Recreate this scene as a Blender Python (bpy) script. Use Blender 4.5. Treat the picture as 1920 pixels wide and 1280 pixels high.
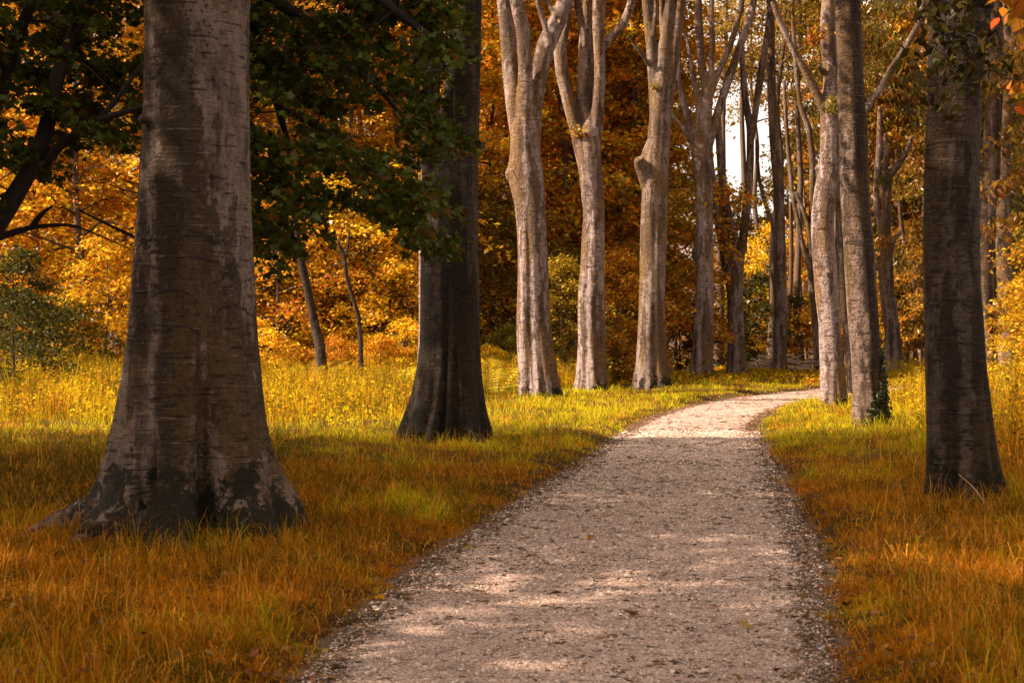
import bpy, bmesh, math, random
import numpy as np
from mathutils import Vector, Matrix
from mathutils.bvhtree import BVHTree

for o in list(bpy.data.objects): bpy.data.objects.remove(o)
SC = bpy.context.scene
COL = SC.collection
RS = np.random.RandomState
R = math.radians

# ------------------------------------------------------------------ camera
FPX = 2667.0      # focal length in photo pixels (50 mm on a 36 mm frame, 1920 px wide)
EYE = 1.5
cam_d = bpy.data.cameras.new('camera'); cam = bpy.data.objects.new('camera', cam_d); COL.objects.link(cam)
cam.location = (0, 0, EYE); cam.rotation_euler = (R(90), 0, 0)
cam_d.lens = 50; cam_d.sensor_width = 36; cam_d.clip_end = 2000
cam_d.dof.use_dof = True; cam_d.dof.focus_distance = 24; cam_d.dof.aperture_fstop = 6.3
SC.camera = cam

# ------------------------------------------------------------------ light
ELEV = R(37)
SUN = Vector((-0.995 * math.cos(ELEV), -0.10 * math.cos(ELEV), math.sin(ELEV))).normalized()
w = bpy.data.worlds.new("World"); SC.world = w; w.use_nodes = True
nt = w.node_tree; bg = nt.nodes['Background']
sky = nt.nodes.new('ShaderNodeTexSky'); sky.sky_type = 'NISHITA'; sky.sun_disc = False
sky.sun_elevation = ELEV; sky.sun_rotation = math.atan2(SUN.x, SUN.y); sky.dust_density = 3.0
hs = nt.nodes.new('ShaderNodeHueSaturation'); hs.inputs['Saturation'].default_value = 0.15
nt.links.new(sky.outputs[0], hs.inputs['Color']); wb = nt.nodes.new('ShaderNodeMix'); wb.data_type = 'RGBA'; wb.blend_type = 'MULTIPLY'; wb.inputs[0].default_value = 1.0; wb.inputs[7].default_value = (1.0, 0.87, 0.74, 1)   # warm white balance of the photograph
nt.links.new(hs.outputs[0], wb.inputs[6]); nt.links.new(wb.outputs[2], bg.inputs['Color'])
bg.inputs['Strength'].default_value = 0.15
sl = bpy.data.lights.new('sun', 'SUN'); sl.energy = 5.0; sl.angle = R(0.5); sl.color = (1.0, 0.80, 0.60)
so = bpy.data.objects.new('sun', sl); COL.objects.link(so); so.rotation_euler = SUN.to_track_quat('Z', 'Y').to_euler()
SC.view_settings.view_transform = 'Standard'; SC.view_settings.look = 'None'
SC.view_settings.exposure = 1.42; SC.view_settings.gamma = 1.0
SC.render.engine = 'CYCLES'
SC.cycles.max_bounces = 6; SC.cycles.diffuse_bounces = 3; SC.cycles.transmission_bounces = 4
SC.cycles.use_denoising = True

# ------------------------------------------------------------------ helpers
def P(px, py, d):
    return np.array(((px - 960) / FPX * d, d, EYE - (py - 640) / FPX * d))
def dist(py): return EYE * FPX / (py - 640)

def mesh_np(name, V, F, mat=None, tint=None, smooth=False):
    me = bpy.data.meshes.new(name)
    V = np.ascontiguousarray(V, dtype=np.float32); F = np.ascontiguousarray(F, dtype=np.int32)
    n, k = F.shape
    me.vertices.add(len(V)); me.vertices.foreach_set('co', V.ravel())
    me.loops.add(n * k); me.loops.foreach_set('vertex_index', F.ravel())
    me.polygons.add(n); me.polygons.foreach_set('loop_start', np.arange(0, n * k, k, dtype=np.int32))
    if smooth: me.polygons.foreach_set('use_smooth', np.ones(n, dtype=bool))
    if tint is not None:
        a = me.attributes.new('tint', 'FLOAT', 'POINT'); a.data.foreach_set('value', np.ascontiguousarray(tint, dtype=np.float32))
    me.update(calc_edges=True)
    if mat: me.materials.append(mat)
    return me

def link(name, me, parent=None, loc=None):
    o = bpy.data.objects.new(name, me); COL.objects.link(o)
    if parent is not None: o.parent = parent
    if loc is not None: o.location = loc
    return o
def tag(o, label=None, cat=None, group=None, kind=None):
    if label: o['label'] = label
    if cat: o['category'] = cat
    if group: o['group'] = group
    if kind: o['kind'] = kind
    return o
def empty(name, loc, label, cat, group=None, rz=0):
    o = link(name, None); o.location = loc; o.rotation_euler = (0, 0, rz)
    o.empty_display_size = 0.3
    return tag(o, label, cat, group)

def resample(pts, rad, step):
    pts = np.array(pts, float); rad = np.array(rad, float)
    s = np.concatenate([[0], np.cumsum(np.linalg.norm(np.diff(pts, axis=0), axis=1))])
    n = max(3, int(s[-1] / step) + 1); t = np.linspace(0, s[-1], n)
    q = np.stack([np.interp(t, s, pts[:, i]) for i in range(3)], 1); r = np.interp(t, s, rad)
    k = max(1, int(0.35 * n / len(pts)))          # smooth the corners
    for _ in range(k):
        q[1:-1] = (q[:-2] + 2 * q[1:-1] + q[2:]) / 4; r[1:-1] = (r[:-2] + 2 * r[1:-1] + r[2:]) / 4
    return q, r

def tube(pts, rad, n=8, radfn=None):
    """rings along a polyline; returns verts and quads (ends drawn to a point)"""
    pts = np.array(pts, float); rad = np.array(rad, float); m = len(pts)
    T = np.gradient(pts, axis=0); T /= np.linalg.norm(T, axis=1)[:, None] + 1e-9
    ref = np.array((0.02, 1.0, 0.03)) if abs(T[:, 1]).max() < 0.9 else np.array((0.3, 0.1, 1.0))
    U = np.cross(T, ref); U /= np.linalg.norm(U, axis=1)[:, None]
    W = np.cross(T, U)
    # upright stems: U = +x, W = towards the camera (-y) ... angle measured from the camera-facing side
    th = np.linspace(0, 2 * np.pi, n, endpoint=False)
    rr = np.repeat(rad[:, None], n, 1)
    if radfn is not None: rr = rr * radfn(th[None, :], pts)
    V = pts[:, None, :] + rr[:, :, None] * (np.sin(th)[None, :, None] * U[:, None, :] + np.cos(th)[None, :, None] * W[:, None, :])
    V = V.reshape(-1, 3)
    i = np.arange(m - 1)[:, None] * n; j = np.arange(n)[None, :]; j2 = (j + 1) % n
    F = np.stack([i + j, i + j2, i + n + j2, i + n + j], -1).reshape(-1, 4)
    # caps
    c0 = len(V); V = np.vstack([V, pts[0], pts[-1]])
    jj = np.arange(n)
    caps = []
    for a in range(0, n, 2):
        caps.append((c0, (a + 2) % n, (a + 1) % n, a))
        b = (m - 1) * n
        caps.append((c0 + 1, b + a, b + (a + 1) % n, b + (a + 2) % n))
    F = np.vstack([F, np.array(caps)])
    return V, F

class MB:
    def __init__(s): s.V = []; s.F = []; s.T = []; s.n = 0
    def add(s, V, F, t=None):
        s.V.append(np.asarray(V, float)); s.F.append(np.asarray(F) + s.n); s.n += len(V)
        if t is not None: s.T.append(t)
        return s
    def mesh(s, name, mat, off=(0, 0, 0), smooth=True):
        return mesh_np(name, np.vstack(s.V) - np.array(off), np.vstack(s.F), mat, np.concatenate(s.T) if s.T else None, smooth)

def ell(c, r, n=12, m=8):
    z = np.linspace(-1, 1, m); rr = np.sqrt(np.clip(1 - z * z, 0.02, 1))
    pts = np.array([(c[0], c[1], c[2] + v * r[2]) for v in z])
    return tube(pts, rr * r[0], n)

# ------------------------------------------------------------------ materials
def mat(name):
    m = bpy.data.materials.new(name); m.use_nodes = True; t = m.node_tree
    for n in list(t.nodes): t.nodes.remove(n)
    out = t.nodes.new('ShaderNodeOutputMaterial')
    return m, t, out
class NG:
    def __init__(s, t): s.t = t
    def n(s, kind, **kw):
        x = s.t.nodes.new(kind)
        for k, v in kw.items():
            if k.startswith('i_'): x.inputs[k[2:].replace('_', ' ')].default_value = v
            else: setattr(x, k, v)
        return x
    def l(s, a, b): s.t.links.new(a, b)
    def noise(s, vec, scale, detail=4, rough=0.55, sc=(1, 1, 1)):
        mp = s.n('ShaderNodeMapping'); mp.inputs['Scale'].default_value = sc; s.l(vec, mp.inputs[0])
        x = s.n('ShaderNodeTexNoise'); x.inputs['Scale'].default_value = scale; x.inputs['Detail'].default_value = detail
        x.inputs['Roughness'].default_value = rough; s.l(mp.outputs[0], x.inputs['Vector']); return x.outputs['Fac']
    def ramp(s, fac, stops):
        x = s.n('ShaderNodeValToRGB'); e = x.color_ramp.elements
        while len(e) < len(stops): e.new(0.5)
        for i, (p, c) in enumerate(stops): e[i].position = p; e[i].color = (*c, 1) if len(c) == 3 else c
        s.l(fac, x.inputs[0]); return x.outputs[0]
    def step(s, fac, a, b):
        x = s.n('ShaderNodeMapRange'); x.interpolation_type = 'SMOOTHSTEP'; x.inputs[1].default_value = a; x.inputs[2].default_value = b
        s.l(fac, x.inputs[0]); return x.outputs[0]
    def math(s, op, a, b=None):
        x = s.n('ShaderNodeMath', operation=op)
        for i, v in enumerate((a, b)):
            if v is None: continue
            if isinstance(v, (int, float)): x.inputs[i].default_value = v
            else: s.l(v, x.inputs[i])
        return x.outputs[0]
    def mix(s, f, a, b, mode='MIX'):
        x = s.n('ShaderNodeMix', data_type='RGBA', blend_type=mode)
        for sock, v in ((x.inputs[0], f), (x.inputs[6], a), (x.inputs[7], b)):
            if isinstance(v, (int, float)): sock.default_value = v
            elif isinstance(v, tuple): sock.default_value = (*v, 1)
            else: s.l(v, sock)
        return x.outputs[2]

def bark(name, pale, brown, gold, streak=0.5, gold_amt=0.5, moss=0.45, mossc=(0.012, 0.010, 0.005), bands=()):
    m, t, out = mat(name); g = NG(t)
    tc = g.n('ShaderNodeTexCoord').outputs['Object']; sepb = g.n('ShaderNodeSeparateXYZ'); g.l(tc, sepb.inputs[0])
    mid = g.noise(tc, 4.0, 7, 0.68, (1.6, 1.6, 0.6))
    edge = g.math('MULTIPLY', g.math('SUBTRACT', g.noise(tc, 9.0, 6, 0.7, (1, 1, 0.6)), 0.5), 0.48)
    c = g.mix(g.step(mid, 0.38, 0.66), pale, tuple(0.50 * v for v in pale))
    # rain streaks running down the trunk, with ragged edges
    big = g.math('ADD', g.noise(tc, 1.0, 4, 0.55, (3.0, 3.0, 0.42)), edge)
    c = g.mix(g.math('MULTIPLY', g.step(big, streak - 0.03, streak + 0.03), 0.9), c, brown)
    big2 = g.math('ADD', g.noise(tc, 1.0, 4, 0.55, (4.5, 4.5, 0.7)), edge)
    c = g.mix(g.math('MULTIPLY', g.step(big2, 0.56, 0.62), 0.7), c, tuple(0.55 * v for v in brown))
    for (bx, bw, amt, *ln) in bands:      # rain stains on the near trunk; on the right one, a painted shaded side
        e = g.math('ABSOLUTE', g.math('ADD', g.math('SUBTRACT', g.math('SUBTRACT', sepb.outputs[0], bx), g.math('MULTIPLY', sepb.outputs[2], ln[0] if ln else 0.0)), g.math('ADD', g.math('MULTIPLY', g.math('SUBTRACT', g.noise(tc, 1.0, 3, 0.5, (0.3, 0.3, 0.9)), 0.5), 0.35), g.math('MULTIPLY', edge, 0.55))))
        c = g.mix(g.math('MULTIPLY', g.step(e, bw + 0.03, bw - 0.05), amt), c, g.mix(mid, tuple(0.35 * v for v in brown), brown))
    # algae and lichen crust, granular
    gr = g.math('ADD', g.noise(tc, 1.5, 5, 0.6, (1.5, 1.5, 0.35)), g.math('MULTIPLY', g.math('SUBTRACT', g.noise(tc, 30, 3, 0.7), 0.5), 0.45))
    c = g.mix(g.math('MULTIPLY', g.step(gr, 0.50, 0.60), gold_amt), c, gold)
    c = g.mix(g.math('MULTIPLY', g.step(g.noise(tc, 22, 4, 0.7, (1, 1, 0.7)), 0.42, 0.75), 0.5), c, tuple(0.35 * v for v in brown))
    # fine horizontal lines of beech bark
    lines = g.noise(tc, 1.0, 5, 0.7, (2.6, 2.6, 42))
    c = g.mix(g.math('MULTIPLY', g.step(lines, 0.60, 0.66), 0.5), c, tuple(min(1, 1.35 * v) for v in pale))
    ln2 = g.noise(tc, 1.0, 4, 0.65, (4.5, 4.5, 34)); c = g.mix(g.math('MULTIPLY', g.step(ln2, 0.575, 0.61), 0.75), c, tuple(0.3 * v for v in brown))
    sp = g.noise(tc, 34, 3, 0.6, (1, 1, 0.8)); zone = g.step(g.noise(tc, 1.3, 3, 0.5), 0.45, 0.58)
    c = g.mix(g.math('MULTIPLY', g.math('MULTIPLY', g.step(sp, 0.56, 0.63), zone), 0.85), c, (0.03, 0.02, 0.015))
    c = g.mix(g.math('MULTIPLY', g.step(g.noise(tc, 15, 3, 0.6), 0.70, 0.75), 0.6), c, tuple(min(1, 1.5 * v) for v in pale))
    # blotches of black moss, thick around the foot
    sep = g.n('ShaderNodeSeparateXYZ'); g.l(tc, sep.inputs[0])
    mo = g.math('ADD', g.math('ADD', g.noise(tc, 3.2, 8, 0.72), g.math('MULTIPLY', g.math('SUBTRACT', g.noise(tc, 16, 5, 0.75), 0.5), 0.30)), g.math('MULTIPLY', sep.outputs[2], -0.15 / max(moss, 0.01)))
    c = g.mix(g.math('MULTIPLY', g.step(mo, 0.40, 0.44), 0.94), c, g.mix(g.noise(tc, 30, 4, 0.7), mossc, tuple(1.8 * v for v in mossc)))
    b = g.n('ShaderNodeBsdfPrincipled'); g.l(c, b.inputs['Base Color']); b.inputs['Roughness'].default_value = 0.85
    b.inputs['Specular IOR Level'].default_value = 0.15
    bp = g.n('ShaderNodeBump'); bp.inputs['Strength'].default_value = 1.0; bp.inputs['Distance'].default_value = 0.09
    hh = g.math('ADD', g.math('MULTIPLY', mid, 0.8), g.math('ADD', g.math('MULTIPLY', lines, 0.35), g.math('MULTIPLY', g.noise(tc, 22, 4, 0.7), 0.5)))
    g.l(hh, bp.inputs['Height']); g.l(bp.outputs[0], b.inputs['Normal']); g.l(b.outputs[0], out.inputs[0])
    return m

def leafmat(name, trans=0.4, hue=0.035, vlo=0.45, vhi=1.5, gloss=0.02, second=None, second_amt=0.0):
    """leaf colour = the object's own colour, varied leaf by leaf"""
    m, t, out = mat(name); g = NG(t)
    oc = g.n('ShaderNodeObjectInfo').outputs['Color']; rnd = g.n('ShaderNodeNewGeometry').outputs['Random Per Island']
    c = oc
    if second: c = g.mix(g.step(rnd, 1 - second_amt, 1 - second_amt + 0.01), oc, second)
    r2 = g.math('FRACT', g.math('MULTIPLY', rnd, 37.7)); r3 = g.math('FRACT', g.math('MULTIPLY', rnd, 91.3))
    h = g.n('ShaderNodeHueSaturation'); g.l(c, h.inputs['Color'])
    mr = g.n('ShaderNodeMapRange'); mr.inputs[3].default_value = 0.5 - hue; mr.inputs[4].default_value = 0.5 + hue; g.l(r2, mr.inputs[0]); g.l(mr.outputs[0], h.inputs['Hue'])
    mv = g.n('ShaderNodeMapRange'); mv.inputs[3].default_value = vlo; mv.inputs[4].default_value = vhi; g.l(r3, mv.inputs[0]); g.l(mv.outputs[0], h.inputs['Value'])
    d = g.n('ShaderNodeBsdfDiffuse'); tr = g.n('ShaderNodeBsdfTranslucent'); gl = g.n('ShaderNodeBsdfGlossy'); gl.inputs['Roughness'].default_value = 0.35
    g.l(h.outputs[0], d.inputs[0]); g.l(h.outputs[0], tr.inputs[0])
    m1 = g.n('ShaderNodeMixShader'); m1.inputs[0].default_value = trans; g.l(d.outputs[0], m1.inputs[1]); g.l(tr.outputs[0], m1.inputs[2])
    m2 = g.n('ShaderNodeMixShader'); m2.inputs[0].default_value = gloss; g.l(m1.outputs[0], m2.inputs[1]); g.l(gl.outputs[0], m2.inputs[2])
    g.l(m2.outputs[0], out.inputs[0]); return m

def grassmat(name, green, orange, straw, bias=0.0, trans=0.45):
    """blade colour: patches of green, straw and rust grass on the ground, varied blade by blade"""
    m, t, out = mat(name); g = NG(t)
    pos = g.n('ShaderNodeNewGeometry').outputs['Position']
    sep = g.n('ShaderNodeSeparateXYZ'); g.l(pos, sep.inputs[0])
    a = g.n('ShaderNodeAttribute', attribute_name='tint').outputs['Fac']
    patch = g.noise(pos, 0.55, 4, 0.6, (1, 1, 0))
    # sunlit tone painted in: yellow-green beyond the second trunk, rusty in the near shade
    zone = g.math('MULTIPLY', g.step(sep.outputs[1], 14, 23), 0.22)
    v = g.math('ADD', g.math('ADD', patch, zone), g.math('MULTIPLY', g.math('SUBTRACT', a, 0.5), 0.34))
    c = g.mix(g.step(v, 0.52 + bias, 0.66 + bias), orange, green)
    shaded_rank = g.math('MULTIPLY', g.math('MULTIPLY', g.step(sep.outputs[0], -1.6, -3.2), g.step(sep.outputs[1], 11.2, 12.5)), g.step(sep.outputs[1], 24, 20))  # long dark green grass at left, with its shadow painted into the colour
    dk = g.math('ADD', g.math('ADD', g.noise(pos, 0.9, 4, 0.6, (1, 1, 0)), g.math('MULTIPLY', shaded_rank, 0.16)), g.math('MULTIPLY', g.math('SUBTRACT', a, 0.5), 0.28))
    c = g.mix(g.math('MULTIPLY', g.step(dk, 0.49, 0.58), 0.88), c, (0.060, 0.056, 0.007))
    r3 = g.math('FRACT', g.math('MULTIPLY', a, 17.3))
    c = g.mix(g.step(r3, 0.80, 0.84), c, straw)
    h = g.n('ShaderNodeHueSaturation'); g.l(c, h.inputs['Color'])
    mv = g.n('ShaderNodeMapRange'); mv.inputs[3].default_value = 0.45; mv.inputs[4].default_value = 1.6
    g.l(g.math('FRACT', g.math('MULTIPLY', a, 7.1)), mv.inputs[0]); g.l(mv.outputs[0], h.inputs['Value'])
    d = g.n('ShaderNodeBsdfDiffuse'); tr = g.n('ShaderNodeBsdfTranslucent')
    g.l(h.outputs[0], d.inputs[0]); g.l(h.outputs[0], tr.inputs[0])
    m1 = g.n('ShaderNodeMixShader'); m1.inputs[0].default_value = trans; g.l(d.outputs[0], m1.inputs[1]); g.l(tr.outputs[0], m1.inputs[2])
    g.l(m1.outputs[0], out.inputs[0]); return m

def plain(name, col, rough=0.8, var=0.4, scale=20, bump=0.2):
    m, t, out = mat(name); g = NG(t)
    tc = g.n('ShaderNodeTexCoord').outputs['Object']; nz = g.noise(tc, scale, 5, 0.6)
    c = g.mix(nz, tuple(v * (1 - var) for v in col), tuple(min(1, v * (1 + var)) for v in col))
    b = g.n('ShaderNodeBsdfPrincipled'); g.l(c, b.inputs['Base Color']); b.inputs['Roughness'].default_value = rough
    b.inputs['Specular IOR Level'].default_value = 0.3
    bp = g.n('ShaderNodeBump'); bp.inputs['Strength'].default_value = bump; bp.inputs['Distance'].default_value = 0.01; g.l(nz, bp.inputs['Height']); g.l(bp.outputs[0], b.inputs['Normal'])
    g.l(b.outputs[0], out.inputs[0]); return m

M = {}
M['bark_near'] = bark('bark_near', (0.27, 0.19, 0.15), (0.062, 0.037, 0.020), (0.15, 0.085, 0.030), 0.53, 0.45, 0.62, bands=((-0.03, 0.12, 0.95), (-0.25, 0.05, 0.8), ))
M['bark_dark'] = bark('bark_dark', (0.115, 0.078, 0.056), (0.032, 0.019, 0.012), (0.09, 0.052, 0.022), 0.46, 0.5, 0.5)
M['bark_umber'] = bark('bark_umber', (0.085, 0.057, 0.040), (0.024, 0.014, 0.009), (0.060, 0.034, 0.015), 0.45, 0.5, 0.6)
M['bark_pale'] = bark('bark_pale', (0.38, 0.285, 0.26), (0.110, 0.066, 0.042), (0.22, 0.12, 0.034), 0.50, 0.55, 0.22)
M['bark_mid'] = bark('bark_mid', (0.28, 0.21, 0.18), (0.105, 0.062, 0.035), (0.18, 0.10, 0.03), 0.50, 0.7, 0.45)
M['bark_right'] = bark('bark_right', (0.23, 0.158, 0.125), (0.055, 0.033, 0.021), (0.14, 0.08, 0.032), 0.50, 0.5, 0.2, bands=((0.06, 0.13, 0.95, -0.055),))  # dark band paints the trunk's shaded right side into the bark
M['bark_wood'] = plain('bark_wood', (0.10, 0.065, 0.045), 0.9, 0.6, 9, 0.5)
M['bark_grey'] = plain('bark_grey', (0.24, 0.17, 0.13), 0.9, 0.6, 7, 0.5)
M['dead_wood'] = plain('dead_wood', (0.50, 0.38, 0.30), 0.9, 0.5, 7, 0.5)
M['bark_black'] = plain('bark_black', (0.035, 0.024, 0.02), 0.9, 0.5, 14, 0.5)
M['groove'] = plain('groove', (0.035, 0.022, 0.018), 0.95, 0.3, 60, 0)
M['leaf'] = leafmat('leaf', 0.48, 0.035, 0.35, 1.5)
M['leaf_green'] = leafmat('leaf_green', 0.30, 0.03, 0.35, 1.7, 0.025, (0.16, 0.07, 0.006), 0.10)
M['leaf_shade'] = leafmat('leaf_shade', 0.25, 0.03, 0.5, 1.5, 0.008)
M['ivy'] = leafmat('ivy', 0.08, 0.02, 0.5, 1.5, 0.05)
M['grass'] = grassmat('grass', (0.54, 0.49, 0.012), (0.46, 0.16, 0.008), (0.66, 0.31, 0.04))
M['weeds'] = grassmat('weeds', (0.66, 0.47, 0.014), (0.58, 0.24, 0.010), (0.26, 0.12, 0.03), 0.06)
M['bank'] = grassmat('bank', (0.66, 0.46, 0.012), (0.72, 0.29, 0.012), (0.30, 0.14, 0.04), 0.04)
M['fern'] = leafmat('fern', 0.45, 0.02, 0.7, 1.3)

# ------------------------------------------------------------------ path and ground shape
LE = [(545, 1280), (620, 1198), (690, 1130), (745, 1080), (830, 1020), (890, 990), (960, 940), (1040, 890), (1105, 855), (1150, 820), (1195, 790), (1230, 776), (1270, 765), (1330, 750), (1400, 740), (1470, 733), (1535, 727)]
RE = [(1575, 1280), (1568, 1200), (1552, 1130), (1545, 1060), (1528, 1000), (1500, 960), (1470, 900), (1450, 860), (1433, 830), (1422, 800), (1427, 788), (1452, 770), (1492, 757), (1532, 748)]
def edge(E, lo, hi):
    a = [((px - 960) / FPX * dist(py), dist(py)) for px, py in E]
    a = lo + a + hi; a = np.array(a); return a[:, 1], a[:, 0]
LY, LX = edge(LE, [(-1.9, -30), (-1.5, -4), (-1.08, 4)], [(13, 47), (19, 48.2), (40, 51)])
RY, RX = edge(RE, [(1.0, -30), (1.15, -4), (1.35, 4)], [(10.3, 38.8), (14, 40.3), (20, 41.8), (40, 45)])
def xl(y): return np.interp(y, LY, LX)
def xr(y): return np.interp(y, RY, RX)
def wob(x, y): return 0.05 * np.sin(y * 5.1 + np.sin(y * 2.3) * 2) + 0.035 * np.sin(y * 13.7 + 1.3) + 0.02 * np.sin(y * 31.)
def outside(x, y):
    """metres outside the path, negative on it (for y below the bend roughly exact)"""
    w = wob(x, y)
    a = xl(y) - x; b = x - xr(y)
    sa = (xl(y + 0.5) - xl(y - 0.5)); sb = (xr(y + 0.5) - xr(y - 0.5))
    a = a / np.sqrt(1 + sa * sa); b = b / np.sqrt(1 + sb * sb)
    o = np.maximum(a, b); o = np.where(y > 51, 1.0, o)
    return o + w
def hgt(x, y):
    o = outside(x, y)
    s = np.clip((o + 0.05) / 0.5, 0, 1); s = s * s * (3 - 2 * s)
    n = 0.035 * np.sin(x * 1.3 + 0.7 * np.sin(y * 0.9)) + 0.03 * np.sin(y * 1.1 + 1.1 * np.sin(x * 0.8)) + 0.012 * np.sin(x * 4.1 + y * 2.7) * np.sin(y * 3.3)
    return s * (0.05 + n) - 0.03 * (1 - s)

# ground sheet: fine near the camera, coarse out to the horizon
gx = np.unique(np.concatenate([np.linspace(-16, 22, 260), np.linspace(-400, -16, 30), np.linspace(22, 400, 30)]))
gy = np.unique(np.concatenate([np.linspace(0, 55, 420), np.linspace(55, 130, 40), np.linspace(-60, 0, 30), np.linspace(130, 700, 24)]))
X, Y = np.meshgrid(gx, gy); Z = hgt(X, Y)
V = np.stack([X, Y, Z], -1).reshape(-1, 3); nx = len(gx); ny = len(gy)
i = np.arange(ny - 1)[:, None] * nx + np.arange(nx - 1)[None, :]
F = np.stack([i, i + 1, i + nx + 1, i + nx], -1).reshape(-1, 4)
m, t, out = mat('soil'); g = NG(t)
tc = g.n('ShaderNodeNewGeometry').outputs['Position']
c = g.ramp(g.noise(tc, 1.1, 8, 0.7), [(0.3, (0.025, 0.013, 0.006)), (0.5, (0.06, 0.028, 0.010)), (0.7, (0.05, 0.04, 0.010))])
c = g.mix(g.step(g.noise(tc, 45, 4, 0.7), 0.5, 0.7), c, (0.16, 0.07, 0.02))
b = g.n('ShaderNodeBsdfPrincipled'); g.l(c, b.inputs['Base Color']); b.inputs['Roughness'].default_value = 0.95; b.inputs['Specular IOR Level'].default_value = 0.1
bp = g.n('ShaderNodeBump'); bp.inputs['Strength'].default_value = 0.8; bp.inputs['Distance'].default_value = 0.04; g.l(g.noise(tc, 18, 6, 0.7), bp.inputs['Height']); g.l(bp.outputs[0], b.inputs['Normal'])
g.l(b.outputs[0], out.inputs[0]); M['soil'] = m
tag(link('ground', mesh_np('ground', V, F, M['soil'], None, True)), kind='structure')

# path sheet
ys = np.concatenate([np.linspace(-12, 5, 40), np.linspace(5.05, 25, 420), np.linspace(25.1, 51, 160)])
us = np.linspace(0, 1, 70)
YY = np.repeat(ys[:, None], 70, 1); XX = (xl(ys) - 0.12)[:, None] * (1 - us) + (xr(ys) + 0.12)[:, None] * us
ZZ = 0.006 * np.sin(XX * 7 + 2 * np.sin(YY * 3)) * np.sin(YY * 4.3) + 0.004 * np.sin(XX * 17 + YY * 5) - 0.03 * np.abs(us * 2 - 1) ** 5 + 0.002
V = np.stack([XX, YY, ZZ], -1).reshape(-1, 3)
i = np.arange(len(ys) - 1)[:, None] * 70 + np.arange(69)[None, :]
F = np.stack([i, i + 1, i + 71, i + 70], -1).reshape(-1, 4)
edge_d = np.minimum(us, 1 - us)[None, :] * (xr(ys) - xl(ys) + 0.24)[:, None] - 0.12
def path_z(x, y): 
    u = (x - xl(y) + 0.12) / (xr(y) - xl(y) + 0.24)
    return 0.006 * np.sin(x * 7 + 2 * np.sin(y * 3)) * np.sin(y * 4.3) + 0.004 * np.sin(x * 17 + y * 5) - 0.03 * np.abs(np.clip(u, 0, 1) * 2 - 1) ** 5 + 0.002
m, t, out = mat('gravel'); g = NG(t)
tc = g.n('ShaderNodeNewGeometry').outputs['Position']
fine = g.noise(tc, 85, 4, 0.75); grit = g.n('ShaderNodeTexVoronoi'); grit.inputs['Scale'].default_value = 70; g.l(tc, grit.inputs['Vector'])
c = g.ramp(fine, [(0.34, (0.10, 0.06, 0.042)), (0.50, (0.54, 0.36, 0.29)), (0.64, (0.88, 0.66, 0.57))])
sepc = g.n('ShaderNodeSeparateColor'); g.l(grit.outputs['Color'], sepc.inputs[0])
c = g.mix(g.math('MULTIPLY', g.step(sepc.outputs[0], 0.55, 1.0), 0.45), c, (0.16, 0.105, 0.08))
c = g.mix(g.math('MULTIPLY', g.step(g.noise(tc, 3.0, 6, 0.7, (1, 1.6, 1)), 0.50, 0.68), 0.55), c, (0.20, 0.125, 0.085))
c = g.mix(g.math('MULTIPLY', g.step(g.noise(tc, 10, 7, 0.75, (0.8, 1.3, 1)), 0.535, 0.60), 0.75), c, (0.075, 0.045, 0.03))
ed = g.n('ShaderNodeAttribute', attribute_name='tint').outputs['Fac']
em = g.math('ADD', ed, g.math('MULTIPLY', g.math('SUBTRACT', g.noise(tc, 3.5, 7, 0.75), 0.5), 1.1))
c = g.mix(g.math('MULTIPLY', g.step(em, 0.30, 0.02), 0.85), c, g.mix(fine, (0.03, 0.018, 0.012), (0.17, 0.10, 0.065)))
c = g.mix(g.math('MULTIPLY', g.step(g.noise(tc, 0.8, 5, 0.6, (1.6, 0.7, 1)), 0.46, 0.62), 0.22), c, (0.16, 0.095, 0.065))
b = g.n('ShaderNodeBsdfPrincipled'); g.l(c, b.inputs['Base Color']); b.inputs['Roughness'].default_value = 0.95; b.inputs['Specular IOR Level'].default_value = 0.15
bp = g.n('ShaderNodeBump'); bp.inputs['Strength'].default_value = 0.9; bp.inputs['Distance'].default_value = 0.012
g.l(g.math('ADD', fine, g.math('MULTIPLY', grit.outputs['Distance'], 0.8)), bp.inputs['Height']); g.l(bp.outputs[0], b.inputs['Normal'])
g.l(b.outputs[0], out.inputs[0]); M['gravel'] = m
tag(link('path', mesh_np('path', V, F, M['gravel'], edge_d.ravel(), True)), kind='structure')

# ------------------------------------------------------------------ leaves
KITE = (np.array([(0, 0, 0), (0.32, 0.42, 0.07), (0, 1, -0.04), (-0.32, 0.42, 0.07)]), np.array([[0, 1, 2, 3]]))
OVAL = (np.array([(0, 0, 0), (0.2, 0.22, 0.04), (0.25, 0.5, 0.05), (0.14, 0.78, 0.0), (0, 1, -0.08), (-0.14, 0.78, 0.0), (-0.25, 0.5, 0.05), (-0.2, 0.22, 0.04)]), np.array([list(range(8))]))
SLIM = (np.array([(0, 0, 0), (0.2, 0.4, 0.05), (0, 1, -0.08), (-0.2, 0.4, 0.05)]), np.array([[0, 1, 2, 3]]))
mp_ = [(0, 0), (.18, .06), (.5, -.02), (.38, .26), (.62, .55), (.28, .52), (0, 1), (-.28, .52), (-.62, .55), (-.38, .26), (-.5, -.02), (-.18, .06)]
MAPLE = (np.array([(a, b_, 0.12 * abs(a)) for a, b_ in mp_]), np.array([list(range(12))]))
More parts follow.
